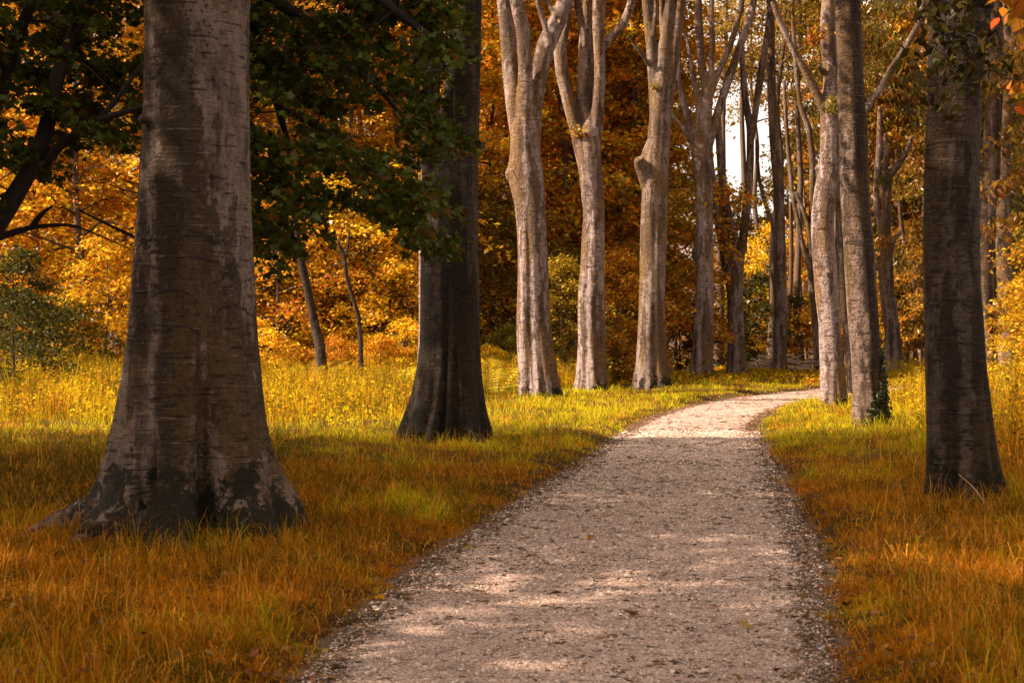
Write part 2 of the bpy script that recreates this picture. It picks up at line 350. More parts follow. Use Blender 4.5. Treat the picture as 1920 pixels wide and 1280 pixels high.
def leaves(C, size, rng, shape=KITE, droop=0.3, flat=0.6, szvar=0.35):
    """leaf polygons at points C: tip direction mostly outward/down, faces mostly up"""
    n = len(C); T, Fc = shape; k = len(T)
    az = rng.uniform(0, 2 * np.pi, n)
    d = np.stack([np.cos(az), np.sin(az), -droop + rng.normal(0, 0.35, n)], 1); d /= np.linalg.norm(d, axis=1)[:, None]
    nn = np.stack([rng.normal(0, 1 - flat, n), rng.normal(0, 1 - flat, n), np.full(n, flat + 0.15)], 1)
    u = np.cross(d, nn); u /= np.linalg.norm(u, axis=1)[:, None] + 1e-9; nn = np.cross(u, d)
    s = size * (1 + rng.uniform(-szvar, szvar, n))
    V = C[:, None, :] + s[:, None, None] * (T[None, :, 0:1] * u[:, None, :] + (T[None, :, 1:2] - 0.4) * d[:, None, :] + T[None, :, 2:3] * nn[:, None, :])
    F = (np.arange(n) * k)[:, None, None] + Fc[None, :, :]
    return V.reshape(-1, 3), F.reshape(-1, Fc.shape[1])

def spray(centres, outward, n, rad, rng, flat=0.28):
    """points in flattened, drooping clumps round the centres"""
    idx = rng.randint(0, len(centres), n); C = centres[idx]; O = outward[idx]
    sc = (0.6 + 0.8 * rng.rand(len(centres)))[idx] * rad
    a = rng.uniform(0, 2 * np.pi, n); r = np.sqrt(rng.rand(n)) * sc
    p = np.stack([np.cos(a) * r, np.sin(a) * r, rng.normal(0, 1, n) * flat * sc * 0.7], 1)
    out = (p[:, :2] * O[:, :2]).sum(1); p[:, 2] -= 0.35 * out + 0.12 * r * r / rad
    return C + p

def skeleton(rng, H, z0, Rr, nb, r0=0.16, lean=0.3, rise=0.5, droop=0.4, sub=4, prof=None):
    """trunk, limbs and twigs as tubes, with the points where leaf clumps sit"""
    mb = MB(); k = 9
    z = np.linspace(-0.15, H, k); wx = np.cumsum(rng.normal(0, lean * H / k * 0.25, k)); wy = np.cumsum(rng.normal(0, lean * H / k * 0.25, k))
    wx -= wx[0]; wy -= wy[0]
    pts = np.stack([wx, wy, z], 1); rad = r0 * (1 - 0.9 * np.linspace(0, 1, k) ** 1.1); rad[0] *= 1.5
    q, r = resample(pts, rad, 0.6); mb.add(*tube(q, r, 8))
    C = []; O = []
    prof = prof or (lambda u: 0.55 + 0.55 * math.sin(math.pi * min(1, 0.15 + u * 0.85)) - 0.35 * u)
    for i in range(nb):
        u = (i + rng.rand()) / nb; zz = z0 + (H * 0.97 - z0) * u
        b = np.array([np.interp(zz, z, wx), np.interp(zz, z, wy), zz]); az = i * 2.4 + rng.uniform(-0.5, 0.5)
        L = Rr * prof(u) * rng.uniform(0.7, 1.2); dr = np.array([math.cos(az), math.sin(az), 0])
        tt = np.linspace(0, 1, 6); br = b + dr * (L * tt)[:, None]
        br[:, 2] += L * (rise * tt - droop * tt ** 2.2) + 0; br[1:] += rng.normal(0, 0.05 * L, (5, 3))
        rb = np.interp(zz, z, rad) * 0.5
        mb.add(*tube(br, np.maximum(0.008, rb * (1 - 0.9 * tt)), 5))
        for s_ in np.linspace(0.3, 1, sub + 2):
            C.append([np.interp(s_, tt, br[:, j]) for j in range(3)]); O.append(dr)
        for s_ in range(sub):
            t0 = rng.uniform(0.3, 0.9); p0 = np.array([np.interp(t0, tt, br[:, j]) for j in range(3)])
            a2 = az + rng.choice([-1, 1]) * rng.uniform(0.4, 1.1); l2 = L * rng.uniform(0.2, 0.45)
            d2 = np.array([math.cos(a2), math.sin(a2), rng.uniform(-0.3, 0.35)])
            p1 = p0 + d2 * l2 * 0.5 + (0, 0, 0.05 * l2); p2 = p0 + d2 * l2 - (0, 0, 0.1 * l2)
            mb.add(*tube([p0, p1, p2], [max(0.007, rb * 0.35), max(0.006, rb * 0.2), 0.004], 4))
            for p in (p1, p2): C.append(p); O.append(d2)
    return mb, np.array(C), np.array(O)

# ------------------------------------------------------------------ great beeches
TREES = {}
def radfn(seed, creases, bump=0.03, base=None, lobes=()):
    rng = RS(seed); ph = rng.uniform(0, 6.28, 12); fr = rng.uniform(0.6, 1.9, 12)
    def f(th, pts):
        z = pts[:, 2][:, None]; a = (th + np.pi) % (2 * np.pi) - np.pi
        v = 1 + bump * (np.sin(2 * a + ph[0] + fr[0] * z) + 0.8 * np.sin(3 * a + ph[1] - fr[1] * z) + 0.5 * np.sin(5 * a + ph[2] + 0.7 * fr[2] * z))
        v = v + bump * 0.35 * (np.sin(9 * a + ph[3] + fr[3] * z) + np.sin(14 * a + ph[4] - 2 * z))
        for (ang, wd, dep, top) in creases:      # fluting between the root buttresses, fading upwards
            d = (a - math.radians(ang) + np.pi) % (2 * np.pi) - np.pi
            fall = np.clip(1 - (z - base) / top, 0, 1) ** 0.8
            v = v - dep * np.exp(-(d / math.radians(wd)) ** 2) * fall
        for (ang, wd, amp, top) in lobes:        # root buttresses spreading at the foot
            d = (a - math.radians(ang) + np.pi) % (2 * np.pi) - np.pi
            v = v + amp * np.exp(-(d / math.radians(wd)) ** 2) * np.clip(1 - (z - base) / top, 0, 1.15) ** 1.7
        return v
    return f

def stem_world(s, d, dz=0.0):
    """photo outline (left, right, y) or (centre, y, width, 'c') at distance d -> centre points and radii"""
    pts = []; rad = []
    for e in s:
        if len(e) == 4: c, y, wd = e[0], e[1], e[2]
        else: c, y, wd = (e[0] + e[1]) / 2, e[2], e[1] - e[0]
        pts.append(P(c, y, d)); rad.append(wd / 2 / FPX * d)
    pts = np.array(pts); rad = np.array(rad)
    if dz:
        s_ = np.linspace(0, 1, len(pts)); f = 1 + dz * s_ / d
        pts = (pts - (0, 0, EYE)) * f[:, None] + (0, 0, EYE); rad = rad * f
    return pts, rad

def beech(key, label, d, trunk, stems=(), burls=(), creases=(), material='bark_pale', seed=1, voxel=None, smooth_it=5, bump=0.03, crown=True, crown_col=(0.30, 0.13, 0.012), dip=1.06, name='beech_tree', cat='tree', group=None, roots=(), lobes=()):
    px, rad = stem_world(trunk, d)
    o = np.argsort(px[:, 2]); px = px[o]; rad = rad[o]
    bx, by = px[0, 0], d; bz = float(hgt(np.array(bx), np.array(by)))
    base = (bx, by, bz)
    px = np.vstack([px[0] + (0, 0, -0.25), px]); rad = np.concatenate([[rad[0] * 1.08], rad])
    th_extra = []
    step = d / 1422 * 3.0
    mb = MB()
    if stems:      # the trunk runs out inside the limbs it splits into
        r0 = rad[-1]; px = np.vstack([px, px[-1] + (0, 0, r0 * 0.9), px[-1] + (0, 0, r0 * 2.2)]); rad = np.concatenate([rad, [r0 * 0.72, r0 * 0.15]])
    q, r = resample(px, rad, max(0.04, step))
    fn = radfn(seed, creases, bump, bz, lobes)
    vox = voxel or d / 1422 * 0.95
    nseg = 96 if d < 25 else 48
    mb.add(*tube(q, r, nseg, fn))
    tops = []
    if px[-1, 2] > P(0, 10, d)[2]: tops.append((px[-1], px[-1] - px[-3], rad[-1]))
    srng = RS(seed + 50)
    for s in stems:
        sd = srng.uniform(-1, 1) * 0.8
        sp, sr = stem_world(s, d, sd)
        v0 = sp[0] - sp[1]; v0 = v0 / np.linalg.norm(v0)      # root the limb deeper in its parent
        sp = np.vstack([sp[0] + v0 * sr[0] * 2.2, sp]); sr = np.concatenate([[sr[0] * 0.85], sr])
        q, r = resample(sp, sr, max(0.05, step))
        # sink the root of the limb into the stem it leaves
        mb.add(*tube(q, r, 20, radfn(seed + 7, (), bump * 0.9, bz)))
        if s[-1][2 if len(s[-1]) == 3 else 1] < 20: tops.append((sp[-1], sp[-1] - sp[-2], sr[-1]))
    for (cx, cy, rx, rz, dd) in burls:
        c = P(cx, cy, d) + np.array((0, dd, 0)); mb.add(*ell(c, (rx / FPX * d, 0, rz / FPX * d)))
    for rt in roots:      # surface roots in metres from the foot
        mb.add(*tube(np.array(rt[0]) + np.array(base), rt[1], 12, radfn(seed + 9, (), 0.08, bz)))
    me = mb.mesh('trunk', M[material], base)
    tmp = link('tmp', me)
    rm = tmp.modifiers.new('r', 'REMESH'); rm.mode = 'VOXEL'; rm.voxel_size = vox
    sm = tmp.modifiers.new('s', 'SMOOTH'); sm.iterations = smooth_it; sm.factor = 0.5
    dg = bpy.context.evaluated_depsgraph_get(); ev = tmp.evaluated_get(dg)
    me2 = bpy.data.meshes.new_from_object(ev); bpy.data.objects.remove(tmp)
    me2.name = 'trunk'; me2.polygons.foreach_set('use_smooth', np.ones(len(me2.polygons), dtype=bool))
    if not me2.materials: me2.materials.append(M[material])
    root = empty(name, base, label, cat, group)
    tr = link('trunk', me2, root)
    vs = np.empty(len(me2.vertices) * 3, dtype=np.float32); me2.vertices.foreach_get('co', vs)
    bvh = BVHTree.FromPolygons([tuple(v) for v in (vs.reshape(-1, 3).astype(float) + np.array(base))], [tuple(p.vertices) for p in me2.polygons])
    TREES[key] = dict(root=root, base=np.array(base), bvh=bvh, d=d)
    if crown and tops:
        rng = RS(seed + 99); lb = MB(); C = []; O = []
        H = rng.uniform(19, 24)
        for (p, dr, r0) in tops:
            dr = dr / (np.linalg.norm(dr) + 1e-9); dr[2] = abs(dr[2]) + 0.5; dr /= np.linalg.norm(dr)
            n = 7; pts = [p - dr * 0.3]; cur = p.copy(); v = dr.copy(); seglen = max(1.0, (H * rng.uniform(0.75, 1.0) - p[2]) / n)
            for _ in range(n):
                v = v + rng.normal(0, 0.13, 3); v[2] = max(v[2], 0.6); v /= np.linalg.norm(v); cur = cur + v * seglen; pts.append(cur.copy())
            rr = np.linspace(r0, 0.03, n + 1); lb.add(*tube(*resample(pts, rr, 0.5), 10))
            pts = np.array(pts)
            nbr = 9 if len(tops) < 3 else 5
            for k in range(nbr + (4 if dip < 1 else 0)):
                a = k * 2.4 + rng.rand(); t = rng.uniform(0.35 if dip > 1 else 0.02, 1.0) * n; b = np.array([np.interp(t, np.arange(n + 1), pts[:, j]) for j in range(3)])
                L = rng.uniform(2.0, 4.5); e = np.array((math.cos(a), math.sin(a), rng.uniform(0.1, 0.6)))
                brp = np.array([b, b + e * L * 0.5, b + e * L + (0, 0, -0.2 * L)])
                rb = np.interp(t, np.arange(n + 1), rr) * 0.5
                lb.add(*tube(brp, [rb, rb * 0.6, 0.01], 6))
                for s_ in (0.45, 0.7, 1.0): C.append(b + (brp[2] - b) * s_ + (0, 0, 0.1 * L)); O.append(e)
        link('limbs', lb.mesh('limbs', M[material], base), root)
        C = np.array(C); O = np.array(O)
        # keep the leaves above the picture's top edge as in the photograph
        Lp = spray(C, O, 5200 if dip > 1 else 9000, 1.5, rng)
        zmin = EYE + dip * 640 / FPX * Lp[:, 1]
        Lp = Lp[Lp[:, 2] > zmin + 0.3 * rng.rand(len(Lp))]
        V, F = leaves(Lp, 0.26, rng)
        cr = link('crown', mesh_np('crown', V - np.array(base), F, M['leaf']), root); cr.color = (*crown_col, 1)
    return TREES[key]

def ray(tr, px, py):
    o = Vector((0, 0, EYE)); dr = Vector(((px - 960) / FPX, 1, -(py - 640) / FPX)).normalized()
    hit = tr['bvh'].ray_cast(o, dr)
    return hit[0], hit[1]
mrng = RS(600)
def marks(tr, strokes, wpx=1.1, name='bark_scar', material='groove'):
    """grooves and carved strokes lying in the bark surface; each scar or letter is its own part"""
    d = tr['d']
    for item in strokes:
        mb = MB()
        for st in (item if isinstance(item[0], list) else [item]):
            pts = []
            n = max(2, int(sum(math.dist(st[i], st[i + 1]) for i in range(len(st) - 1)) / 1.5))
            for v in np.linspace(0, len(st) - 1, n + 1):
                x = np.interp(v, range(len(st)), [p[0] for p in st]); y = np.interp(v, range(len(st)), [p[1] for p in st])
                if name == 'bark_scar': x += mrng.normal(0, 0.35 * wpx); y += mrng.normal(0, 0.35 * wpx)
                h, nn = ray(tr, x, y)
                if h is not None: pts.append(np.array(h) - np.array(nn) * 0.001)
            if len(pts) < 2: continue
            r = np.full(len(pts), wpx / 2 / FPX * d) * (mrng.uniform(0.4, 1.1, len(pts)) if name == 'bark_scar' else 1); r[0] *= 0.4; r[-1] *= 0.4
            mb.add(*tube(pts, r, 6))
        if mb.n: link(name, mb.mesh(name, M[material], tr['base']), tr['root'])
def arc(cx, cy, w, h, n=9): return [(cx - w + 2 * w * i / (n - 1), cy + h * ((2 * i / (n - 1) - 1) ** 2)) for i in range(n)]
def oval(cx, cy, w, h, n=13): return [(cx + w * math.cos(6.2832 * i / (n - 1)), cy + h * math.sin(6.2832 * i / (n - 1))) for i in range(n)]

T1 = beech('T1', 'massive grey-brown beech trunk in left foreground with wide mossy root buttresses', 11.1,
  [(273, 467, -40), (272, 467, 0), (268, 467, 200), (262, 468, 330), (257, 470, 420), (250, 474, 520), (245, 479, 620), (236, 487, 700), (222, 496, 780), (208, 508, 840), (190, 526, 895), (168, 548, 945), (138, 568, 985), (120, 578, 1010)],
  burls=[(335, 716, 9, 9, -0.42), (300, 235, 22, 12, -0.30)],
  creases=[(-23, 6, 0.50, 1.45), (-30, 14, 0.06, 3.5), (15, 5, 0.45, 0.80), (38, 12, 0.04, 4.0), (62, 12, 0.22, 0.5), (-68, 10, 0.2, 0.5), (110, 14, 0.25, 0.9), (160, 14, 0.25, 0.8), (-130, 12, 0.25, 0.9), (40, 6, 0.10, 0.4)],
  material='bark_near', seed=3, voxel=0.0125, smooth_it=3, bump=0.014, crown_col=(0.26, 0.11, 0.012),
  lobes=[(-58, 17, 0.16, 0.75), (-40, 10, 0.10, 0.5), (-4, 15, 0.20, 0.6), (36, 14, 0.20, 0.6), (66, 12, 0.14, 0.6), (100, 16, 0.2, 0.7), (-100, 16, 0.2, 0.7), (150, 18, 0.2, 0.7), (-145, 18, 0.2, 0.7)],
  roots=[([(-0.80, -0.35, 0.10), (-1.02, -0.44, 0.01), (-1.28, -0.55, -0.10)], [0.13, 0.09, 0.04]),
         ([(-0.45, -0.85, 0.10), (-0.56, -1.02, 0.0), (-0.62, -1.2, -0.10)], [0.12, 0.08, 0.04]),
         ([(0.66, -0.62, 0.10), (0.82, -0.8, 0.0), (0.98, -0.95, -0.10)], [0.13, 0.08, 0.04])])
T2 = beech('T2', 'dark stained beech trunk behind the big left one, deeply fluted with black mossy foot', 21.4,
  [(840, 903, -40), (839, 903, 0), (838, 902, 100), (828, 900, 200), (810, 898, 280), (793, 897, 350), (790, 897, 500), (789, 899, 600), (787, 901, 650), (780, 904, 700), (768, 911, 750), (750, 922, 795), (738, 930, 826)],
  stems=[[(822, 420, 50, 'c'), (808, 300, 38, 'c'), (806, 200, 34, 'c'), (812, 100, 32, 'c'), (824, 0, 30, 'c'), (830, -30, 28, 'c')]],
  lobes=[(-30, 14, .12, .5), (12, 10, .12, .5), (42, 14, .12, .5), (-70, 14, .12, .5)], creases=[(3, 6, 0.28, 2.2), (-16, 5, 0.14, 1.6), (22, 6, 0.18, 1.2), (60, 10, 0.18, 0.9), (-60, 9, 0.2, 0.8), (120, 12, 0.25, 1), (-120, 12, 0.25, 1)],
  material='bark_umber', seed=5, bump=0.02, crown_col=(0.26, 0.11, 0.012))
T3 = beech('T3', 'pale pinkish beech with carved initials, nearest sunlit trunk left of the path', 36.0,
  [(957, 1012, 240), (957, 1014, 290), (953, 1018, 320), (958, 1021, 345), (966, 1023, 380), (968, 1024, 420), (970, 1028, 500), (970, 1031, 600), (970, 1037, 650), (970, 1046, 700), (966, 1057, 750)],
  stems=[[(972, 270, 28, 'c'), (963, 190, 32, 'c'), (956, 120, 30, 'c'), (951, 60, 28, 'c'), (944, 10, 24, 'c'), (941, -30, 22, 'c')],
         [(985, 290, 34, 'c'), (985, 200, 32, 'c'), (985, 120, 26, 'c'), (981, 60, 26, 'c'), (970, 5, 27, 'c'), (962, -30, 24, 'c')],
         [(1000, 280, 26, 'c'), (1005, 190, 26, 'c'), (1012, 130, 32, 'c'), (1024, 85, 36, 'c'), (1045, 40, 34, 'c'), (1060, 0, 28, 'c'), (1066, -30, 24, 'c')],
         [(1028, 75, 12, 'c'), (1021, 45, 11, 'c'), (1010, 10, 10, 'c'), (1003, -25, 9, 'c')],
         [(1048, 40, 9, 'c'), (1036, 22, 9, 'c'), (1022, -10, 8, 'c')]],
  burls=[(957, 326, 10, 14, 0), (1003, 362, 9, 12, -0.25)],
  creases=[(14, 9, 0.20, 9.0), (-14, 8, 0.16, 2.0), (30, 7, 0.26, 1.7), (60, 8, 0.12, 0.8), (-60, 10, 0.1, 0.8), (130, 15, 0.2, 1)],
  seed=11, bump=0.028)
T4 = beech('T4', 'pale beech with leaf sprig at its fork, second sunlit trunk left of path', 40.5,
  [(1080, 1128, 265), (1082, 1128, 300), (1087, 1130, 340), (1094, 1133, 400), (1091, 1134, 450), (1088, 1134, 500), (1083, 1134, 550), (1083, 1134, 600), (1084, 1135, 640), (1082, 1136, 680), (1078, 1141, 715), (1073, 1144, 738)],
  stems=[[(1096, 310, 26, 'c'), (1080, 240, 24, 'c'), (1066, 190, 24, 'c'), (1054, 140, 25, 'c'), (1049, 92, 26, 'c'), (1060, 45, 18, 'c'), (1067, 0, 15, 'c'), (1070, -30, 13, 'c')],
         [(1104, 280, 18, 'c'), (1099, 230, 22, 'c'), (1095, 190, 32, 'c'), (1097, 140, 30, 'c'), (1098, 95, 28, 'c'), (1098, 60, 24, 'c'), (1101, 0, 14, 'c'), (1101, -30, 12, 'c')],
         [(1095, 75, 14, 'c'), (1090, 45, 15, 'c'), (1082, 0, 15, 'c'), (1078, -30, 13, 'c')],
         [(1112, 290, 28, 'c'), (1117, 240, 26, 'c'), (1122, 195, 22, 'c'), (1125, 150, 22, 'c'), (1124, 100, 23, 'c'), (1122, 50, 23, 'c'), (1124, 0, 26, 'c'), (1126, -30, 24, 'c')],
         [(1130, 88, 17, 'c'), (1150, 67, 18, 'c'), (1170, 43, 17, 'c'), (1182, 12, 15, 'c'), (1188, -25, 14, 'c')]],
  creases=[(-25, 9, 0.14, 9.0), (24, 10, 0.14, 9.0), (50, 6, 0.30, 1.2), (5, 7, 0.14, 1.2), (-40, 8, 0.12, 1.0), (150, 15, 0.2, 1)], seed=17, bump=0.028)
T5 = beech('T5', 'brownish beech with big burl on its left side and black mossy roots', 43.5,
  [(1222, 1258, 160), (1218, 1257, 230), (1214, 1255, 270), (1206, 1254, 300), (1203, 1254, 335), (1202, 1253, 380), (1201, 1250, 420), (1200, 1248, 500), (1198, 1247, 560), (1197, 1248, 620), (1193, 1251, 680), (1187, 1256, 710), (1181, 1262, 733)],
  stems=[[(1228, 220, 20, 'c'), (1225, 150, 20, 'c'), (1222, 90, 20, 'c'), (1216, 40, 19, 'c'), (1212, 0, 18, 'c'), (1210, -30, 16, 'c')],
         [(1240, 220, 24, 'c'), (1241, 150, 22, 'c'), (1246, 90, 24, 'c'), (1251, 40, 22, 'c'), (1256, 0, 20, 'c'), (1258, -30, 18, 'c')],
         [(1250, 230, 18, 'c'), (1258, 150, 17, 'c'), (1266, 85, 20, 'c'), (1275, 20, 20, 'c'), (1279, -30, 18, 'c')],
         [(1226, 60, 9, 'c'), (1229, 20, 9, 'c'), (1228, -25, 8, 'c')], [(1240, 60, 8, 'c'), (1240, 0, 8, 'c'), (1238, -25, 8, 'c')],
         [(1219, 125, 8, 'c'), (1208, 108, 8, 'c'), (1196, 92, 7, 'c'), (1181, 72, 4, 'c')],
         [(1222, 372, 30, 'c'), (1214, 345, 27, 'c'), (1206, 322, 25, 'c'), (1200, 306, 25, 'c'), (1197, 297, 17, 'c')], [(1205, 308, 18, 'c'), (1213, 285, 17, 'c'), (1222, 262, 16, 'c')]],
  creases=[(-2, 9, 0.16, 9.0), (-12, 7, 0.18, 2.0), (25, 8, 0.12, 1.0), (55, 9, 0.2, 0.9), (-55, 9, 0.15, 0.8), (140, 15, 0.2, 1)], material='bark_mid', seed=23, bump=0.03)
T6 = beech('T6', 'pale beech spreading into a wide fan of limbs beside the bend of the path', 54.0,
  [(1300, 1331, 285), (1299, 1333, 310), (1302, 1334, 340), (1304, 1336, 380), (1305, 1338, 430), (1301, 1338, 475), (1304, 1338, 500), (1304, 1338, 540), (1301, 1337, 600), (1297, 1336, 650), (1293, 1338, 690), (1286, 1342, 716)],
  stems=[[(1308, 310, 18, 'c'), (1300, 265, 16, 'c'), (1288, 220, 16, 'c'), (1279, 180, 15, 'c'), (1270, 150, 13, 'c'), (1273, 120, 9, 'c'), (1275, 80, 7, 'c')],
         [(1294, 265, 8, 'c'), (1280, 240, 8, 'c'), (1262, 218, 8, 'c'), (1250, 190, 6, 'c')],
         [(1316, 300, 22, 'c'), (1320, 240, 22, 'c'), (1326, 190, 22, 'c'), (1325, 160, 22, 'c'), (1316, 130, 16, 'c'), (1313, 90, 16, 'c'), (1310, 40, 15, 'c'), (1308, -25, 14, 'c')],
         [(1328, 180, 16, 'c'), (1334, 140, 12, 'c'), (1336, 80, 11, 'c'), (1333, 30, 11, 'c'), (1336, -25, 10, 'c')],
         [(1320, 305, 18, 'c'), (1334, 255, 16, 'c'), (1348, 205, 16, 'c'), (1364, 155, 16, 'c'), (1381, 105, 15, 'c'), (1397, 60, 14, 'c'), (1408, 28, 13, 'c'), (1418, -20, 12, 'c')],
         [(1330, 190, 11, 'c'), (1345, 140, 12, 'c'), (1362, 105, 12, 'c'), (1376, 65, 12, 'c'), (1388, 20, 11, 'c'), (1396, -25, 10, 'c')],
         [(1308, 270, 9, 'c'), (1310, 200, 11, 'c'), (1300, 140, 10, 'c'), (1290, 90, 8, 'c'), (1286, 60, 7, 'c')]],
  burls=[(1303, 474, 7, 12, 0), (1322, 395, 7, 8, -0.2)],
  creases=[(10, 9, 0.16, 12.0), (-15, 8, 0.22, 1.3), (12, 7, 0.14, 1.2), (45, 9, 0.2, 0.9), (150, 15, 0.2, 1)], seed=29, bump=0.035, dip=0.72, crown_col=(0.30, 0.17, 0.014))
T7 = beech('T7', 'greyish beech splitting low into three long rising stems, right of the fan-shaped one', 59.0,
  [(1356, 1393, 500), (1360, 1394, 530), (1364, 1394, 560), (1365, 1395, 600), (1365, 1396, 640), (1363, 1401, 680), (1357, 1408, 709)],
  stems=[[(1368, 520, 24, 'c'), (1361, 480, 20, 'c'), (1353, 440, 19, 'c'), (1343, 390, 18, 'c'), (1336, 340, 14, 'c'), (1331, 290, 13, 'c'), (1330, 200, 10, 'c')],
         [(1378, 515, 16, 'c'), (1376, 460, 13, 'c'), (1370, 425, 17, 'c'), (1360, 380, 17, 'c'), (1353, 320, 16, 'c'), (1348, 260, 14, 'c'), (1346, 200, 10, 'c')],
         [(1384, 520, 20, 'c'), (1389, 480, 16, 'c'), (1394, 440, 16, 'c'), (1399, 400, 17, 'c'), (1404, 350, 16, 'c'), (1407, 300, 15, 'c'), (1407, 240, 15, 'c'), (1398, 190, 13, 'c'), (1391, 110, 11, 'c'), (1390, 60, 10, 'c')],
         [(1409, 260, 13, 'c'), (1418, 200, 12, 'c'), (1428, 130, 14, 'c'), (1438, 70, 13, 'c'), (1446, 10, 12, 'c'), (1450, -25, 11, 'c')]],
  creases=[(-20, 7, 0.22, 1.2), (15, 7, 0.18, 1.4), (40, 8, 0.25, 1.4), (150, 15, 0.2, 1)], material='bark_pale', seed=31, bump=0.035, dip=0.72, crown_col=(0.30, 0.17, 0.014))
T8 = beech('T8', 'straight dark-sided beech beside the brushwood pile, last of the row before the bend', 62.5,
  [(1436, 1452, -30), (1437, 1452, 0), (1437, 1453, 100), (1438, 1456, 180), (1442, 1460, 250), (1446, 1464, 300), (1450, 1470, 350), (1453, 1472, 400), (1454, 1473, 450), (1453, 1475, 530), (1452, 1476, 580), (1451, 1476, 620), (1449, 1475, 670), (1443, 1479, 704)],
  stems=[[(1458, 450, 10, 'c'), (1447, 415, 9, 'c'), (1434, 378, 9, 'c'), (1423, 335, 8, 'c'), (1419, 290, 7, 'c'), (1418, 260, 5, 'c')],
         [(1460, 410, 8, 'c'), (1453, 385, 8, 'c'), (1451, 365, 5, 'c')], [(1455, 545, 8, 'c'), (1448, 520, 6, 'c'), (1446, 505, 4, 'c')]],
  burls=[(1462, 530, 5, 7, -0.2)], creases=[(-5, 8, 0.2, 0.8)], material='bark_pale', seed=37, bump=0.035, dip=0.72, crown_col=(0.30, 0.17, 0.014))
TC = beech('TC', 'pale leaning beech with dark specks, standing left of the ivied trunk at the bend', 31.5,
  [(1541, 1567, -30), (1541, 1567, 0), (1538, 1567, 45), (1539, 1567, 90), (1543, 1571, 130), (1543, 1574, 160), (1540, 1575, 190), (1537, 1575, 225), (1538, 1575, 260), (1537, 1574, 300), (1533, 1572, 330), (1527, 1568, 358), (1522, 1565, 395), (1521, 1563, 430), (1523, 1566, 470), (1527, 1570, 520), (1530, 1573, 560), (1535, 1575, 600), (1536, 1578, 650), (1537, 1583, 690), (1537, 1588, 730), (1534, 1592, 767)],
  stems=[[(1552, 220, 20, 'c'), (1538, 190, 18, 'c'), (1521, 155, 17, 'c'), (1504, 122, 13, 'c'), (1486, 92, 11, 'c'), (1467, 50, 12, 'c'), (1454, 18, 12, 'c'), (1442, -25, 11, 'c')],
         [(1564, 310, 22, 'c'), (1585, 262, 20, 'c'), (1610, 222, 17, 'c'), (1633, 192, 15, 'c'), (1656, 158, 14, 'c'), (1674, 126, 13, 'c'), (1700, 85, 12, 'c'), (1724, 42, 11, 'c'), (1736, -20, 10, 'c')],
         [(1550, 140, 16, 'c'), (1539, 130, 10, 'c'), (1535, 122, 6, 'c')]],
  burls=[(1534, 316, 6, 8, 0), (1548, 512, 6, 6, -0.28)], creases=[(0, 7, 0.22, 0.7), (120, 15, 0.2, 1), (-120, 15, 0.2, 1)], seed=41, bump=0.02)
TB = beech('TB', 'mottled beech trunk with dark ivy climbing the right side of its foot', 23.8,
  [(1563, 1612, -40), (1565, 1614, 30), (1568, 1616, 80), (1569, 1618, 140), (1571, 1622, 200), (1574, 1626, 260), (1575, 1628, 320), (1578, 1631, 380), (1582, 1636, 440), (1585, 1641, 500), (1588, 1645, 560), (1592, 1649, 620), (1596, 1652, 660), (1597, 1655, 700), (1598, 1662, 740), (1597, 1667, 780), (1594, 1672, 806)],
  burls=[(1616, 78, 5, 8, 0)], creases=[(-12, 6, 0.24, 1.1), (35, 8, 0.15, 0.7), (120, 15, 0.2, 1), (-110, 15, 0.2, 1)], material='bark_right', seed=43, bump=0.018)
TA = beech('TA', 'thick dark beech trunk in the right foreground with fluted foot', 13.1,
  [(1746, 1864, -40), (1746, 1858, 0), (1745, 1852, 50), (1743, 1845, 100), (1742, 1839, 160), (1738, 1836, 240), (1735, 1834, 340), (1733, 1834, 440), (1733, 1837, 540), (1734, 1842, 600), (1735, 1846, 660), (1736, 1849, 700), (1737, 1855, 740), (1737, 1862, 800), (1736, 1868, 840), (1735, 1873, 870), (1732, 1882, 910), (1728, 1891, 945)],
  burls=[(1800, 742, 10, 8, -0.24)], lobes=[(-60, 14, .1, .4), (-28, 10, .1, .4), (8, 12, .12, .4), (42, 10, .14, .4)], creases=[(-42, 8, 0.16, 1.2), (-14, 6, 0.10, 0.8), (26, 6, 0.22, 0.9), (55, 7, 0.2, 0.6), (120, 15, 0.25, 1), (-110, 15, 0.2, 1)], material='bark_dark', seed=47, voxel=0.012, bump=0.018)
TE = beech('TE', 'slim beech half hidden in the gap between leaning pale and ivied trunks', 41.0,
  [(1586, 180, 12, 'c'), (1581, 250, 14, 'c'), (1576, 340, 16, 'c'), (1575, 400, 18, 'c'), (1578, 480, 19, 'c'), (1583, 560, 19, 'c'), (1592, 650, 16, 'c'), (1600, 738, 20, 'c')], crown=False, material='bark_dark', seed=53, bump=0.02)
TJ = beech('TJ', 'dark crooked beech with bare curving limbs just left of the leaning pale trunk', 66.0,
  [(1516, 480, 10, 'c'), (1522, 540, 13, 'c'), (1529, 600, 15, 'c'), (1534, 650, 17, 'c'), (1536, 702, 22, 'c')],
  stems=[[(1517, 500, 11, 'c'), (1504, 455, 10, 'c'), (1495, 410, 9, 'c'), (1485, 360, 9, 'c'), (1480, 300, 9, 'c'), (1474, 230, 8, 'c'), (1470, 150, 7, 'c')],
         [(1520, 470, 9, 'c'), (1515, 420, 10, 'c'), (1503, 385, 8, 'c'), (1492, 360, 8, 'c')],
         [(1522, 500, 9, 'c'), (1522, 400, 11, 'c'), (1524, 300, 12, 'c'), (1517, 240, 11, 'c'), (1500, 200, 10, 'c'), (1494, 150, 9, 'c'), (1488, 60, 8, 'c'), (1485, -20, 7, 'c')]],
  material='bark_mid', seed=59, crown=False)
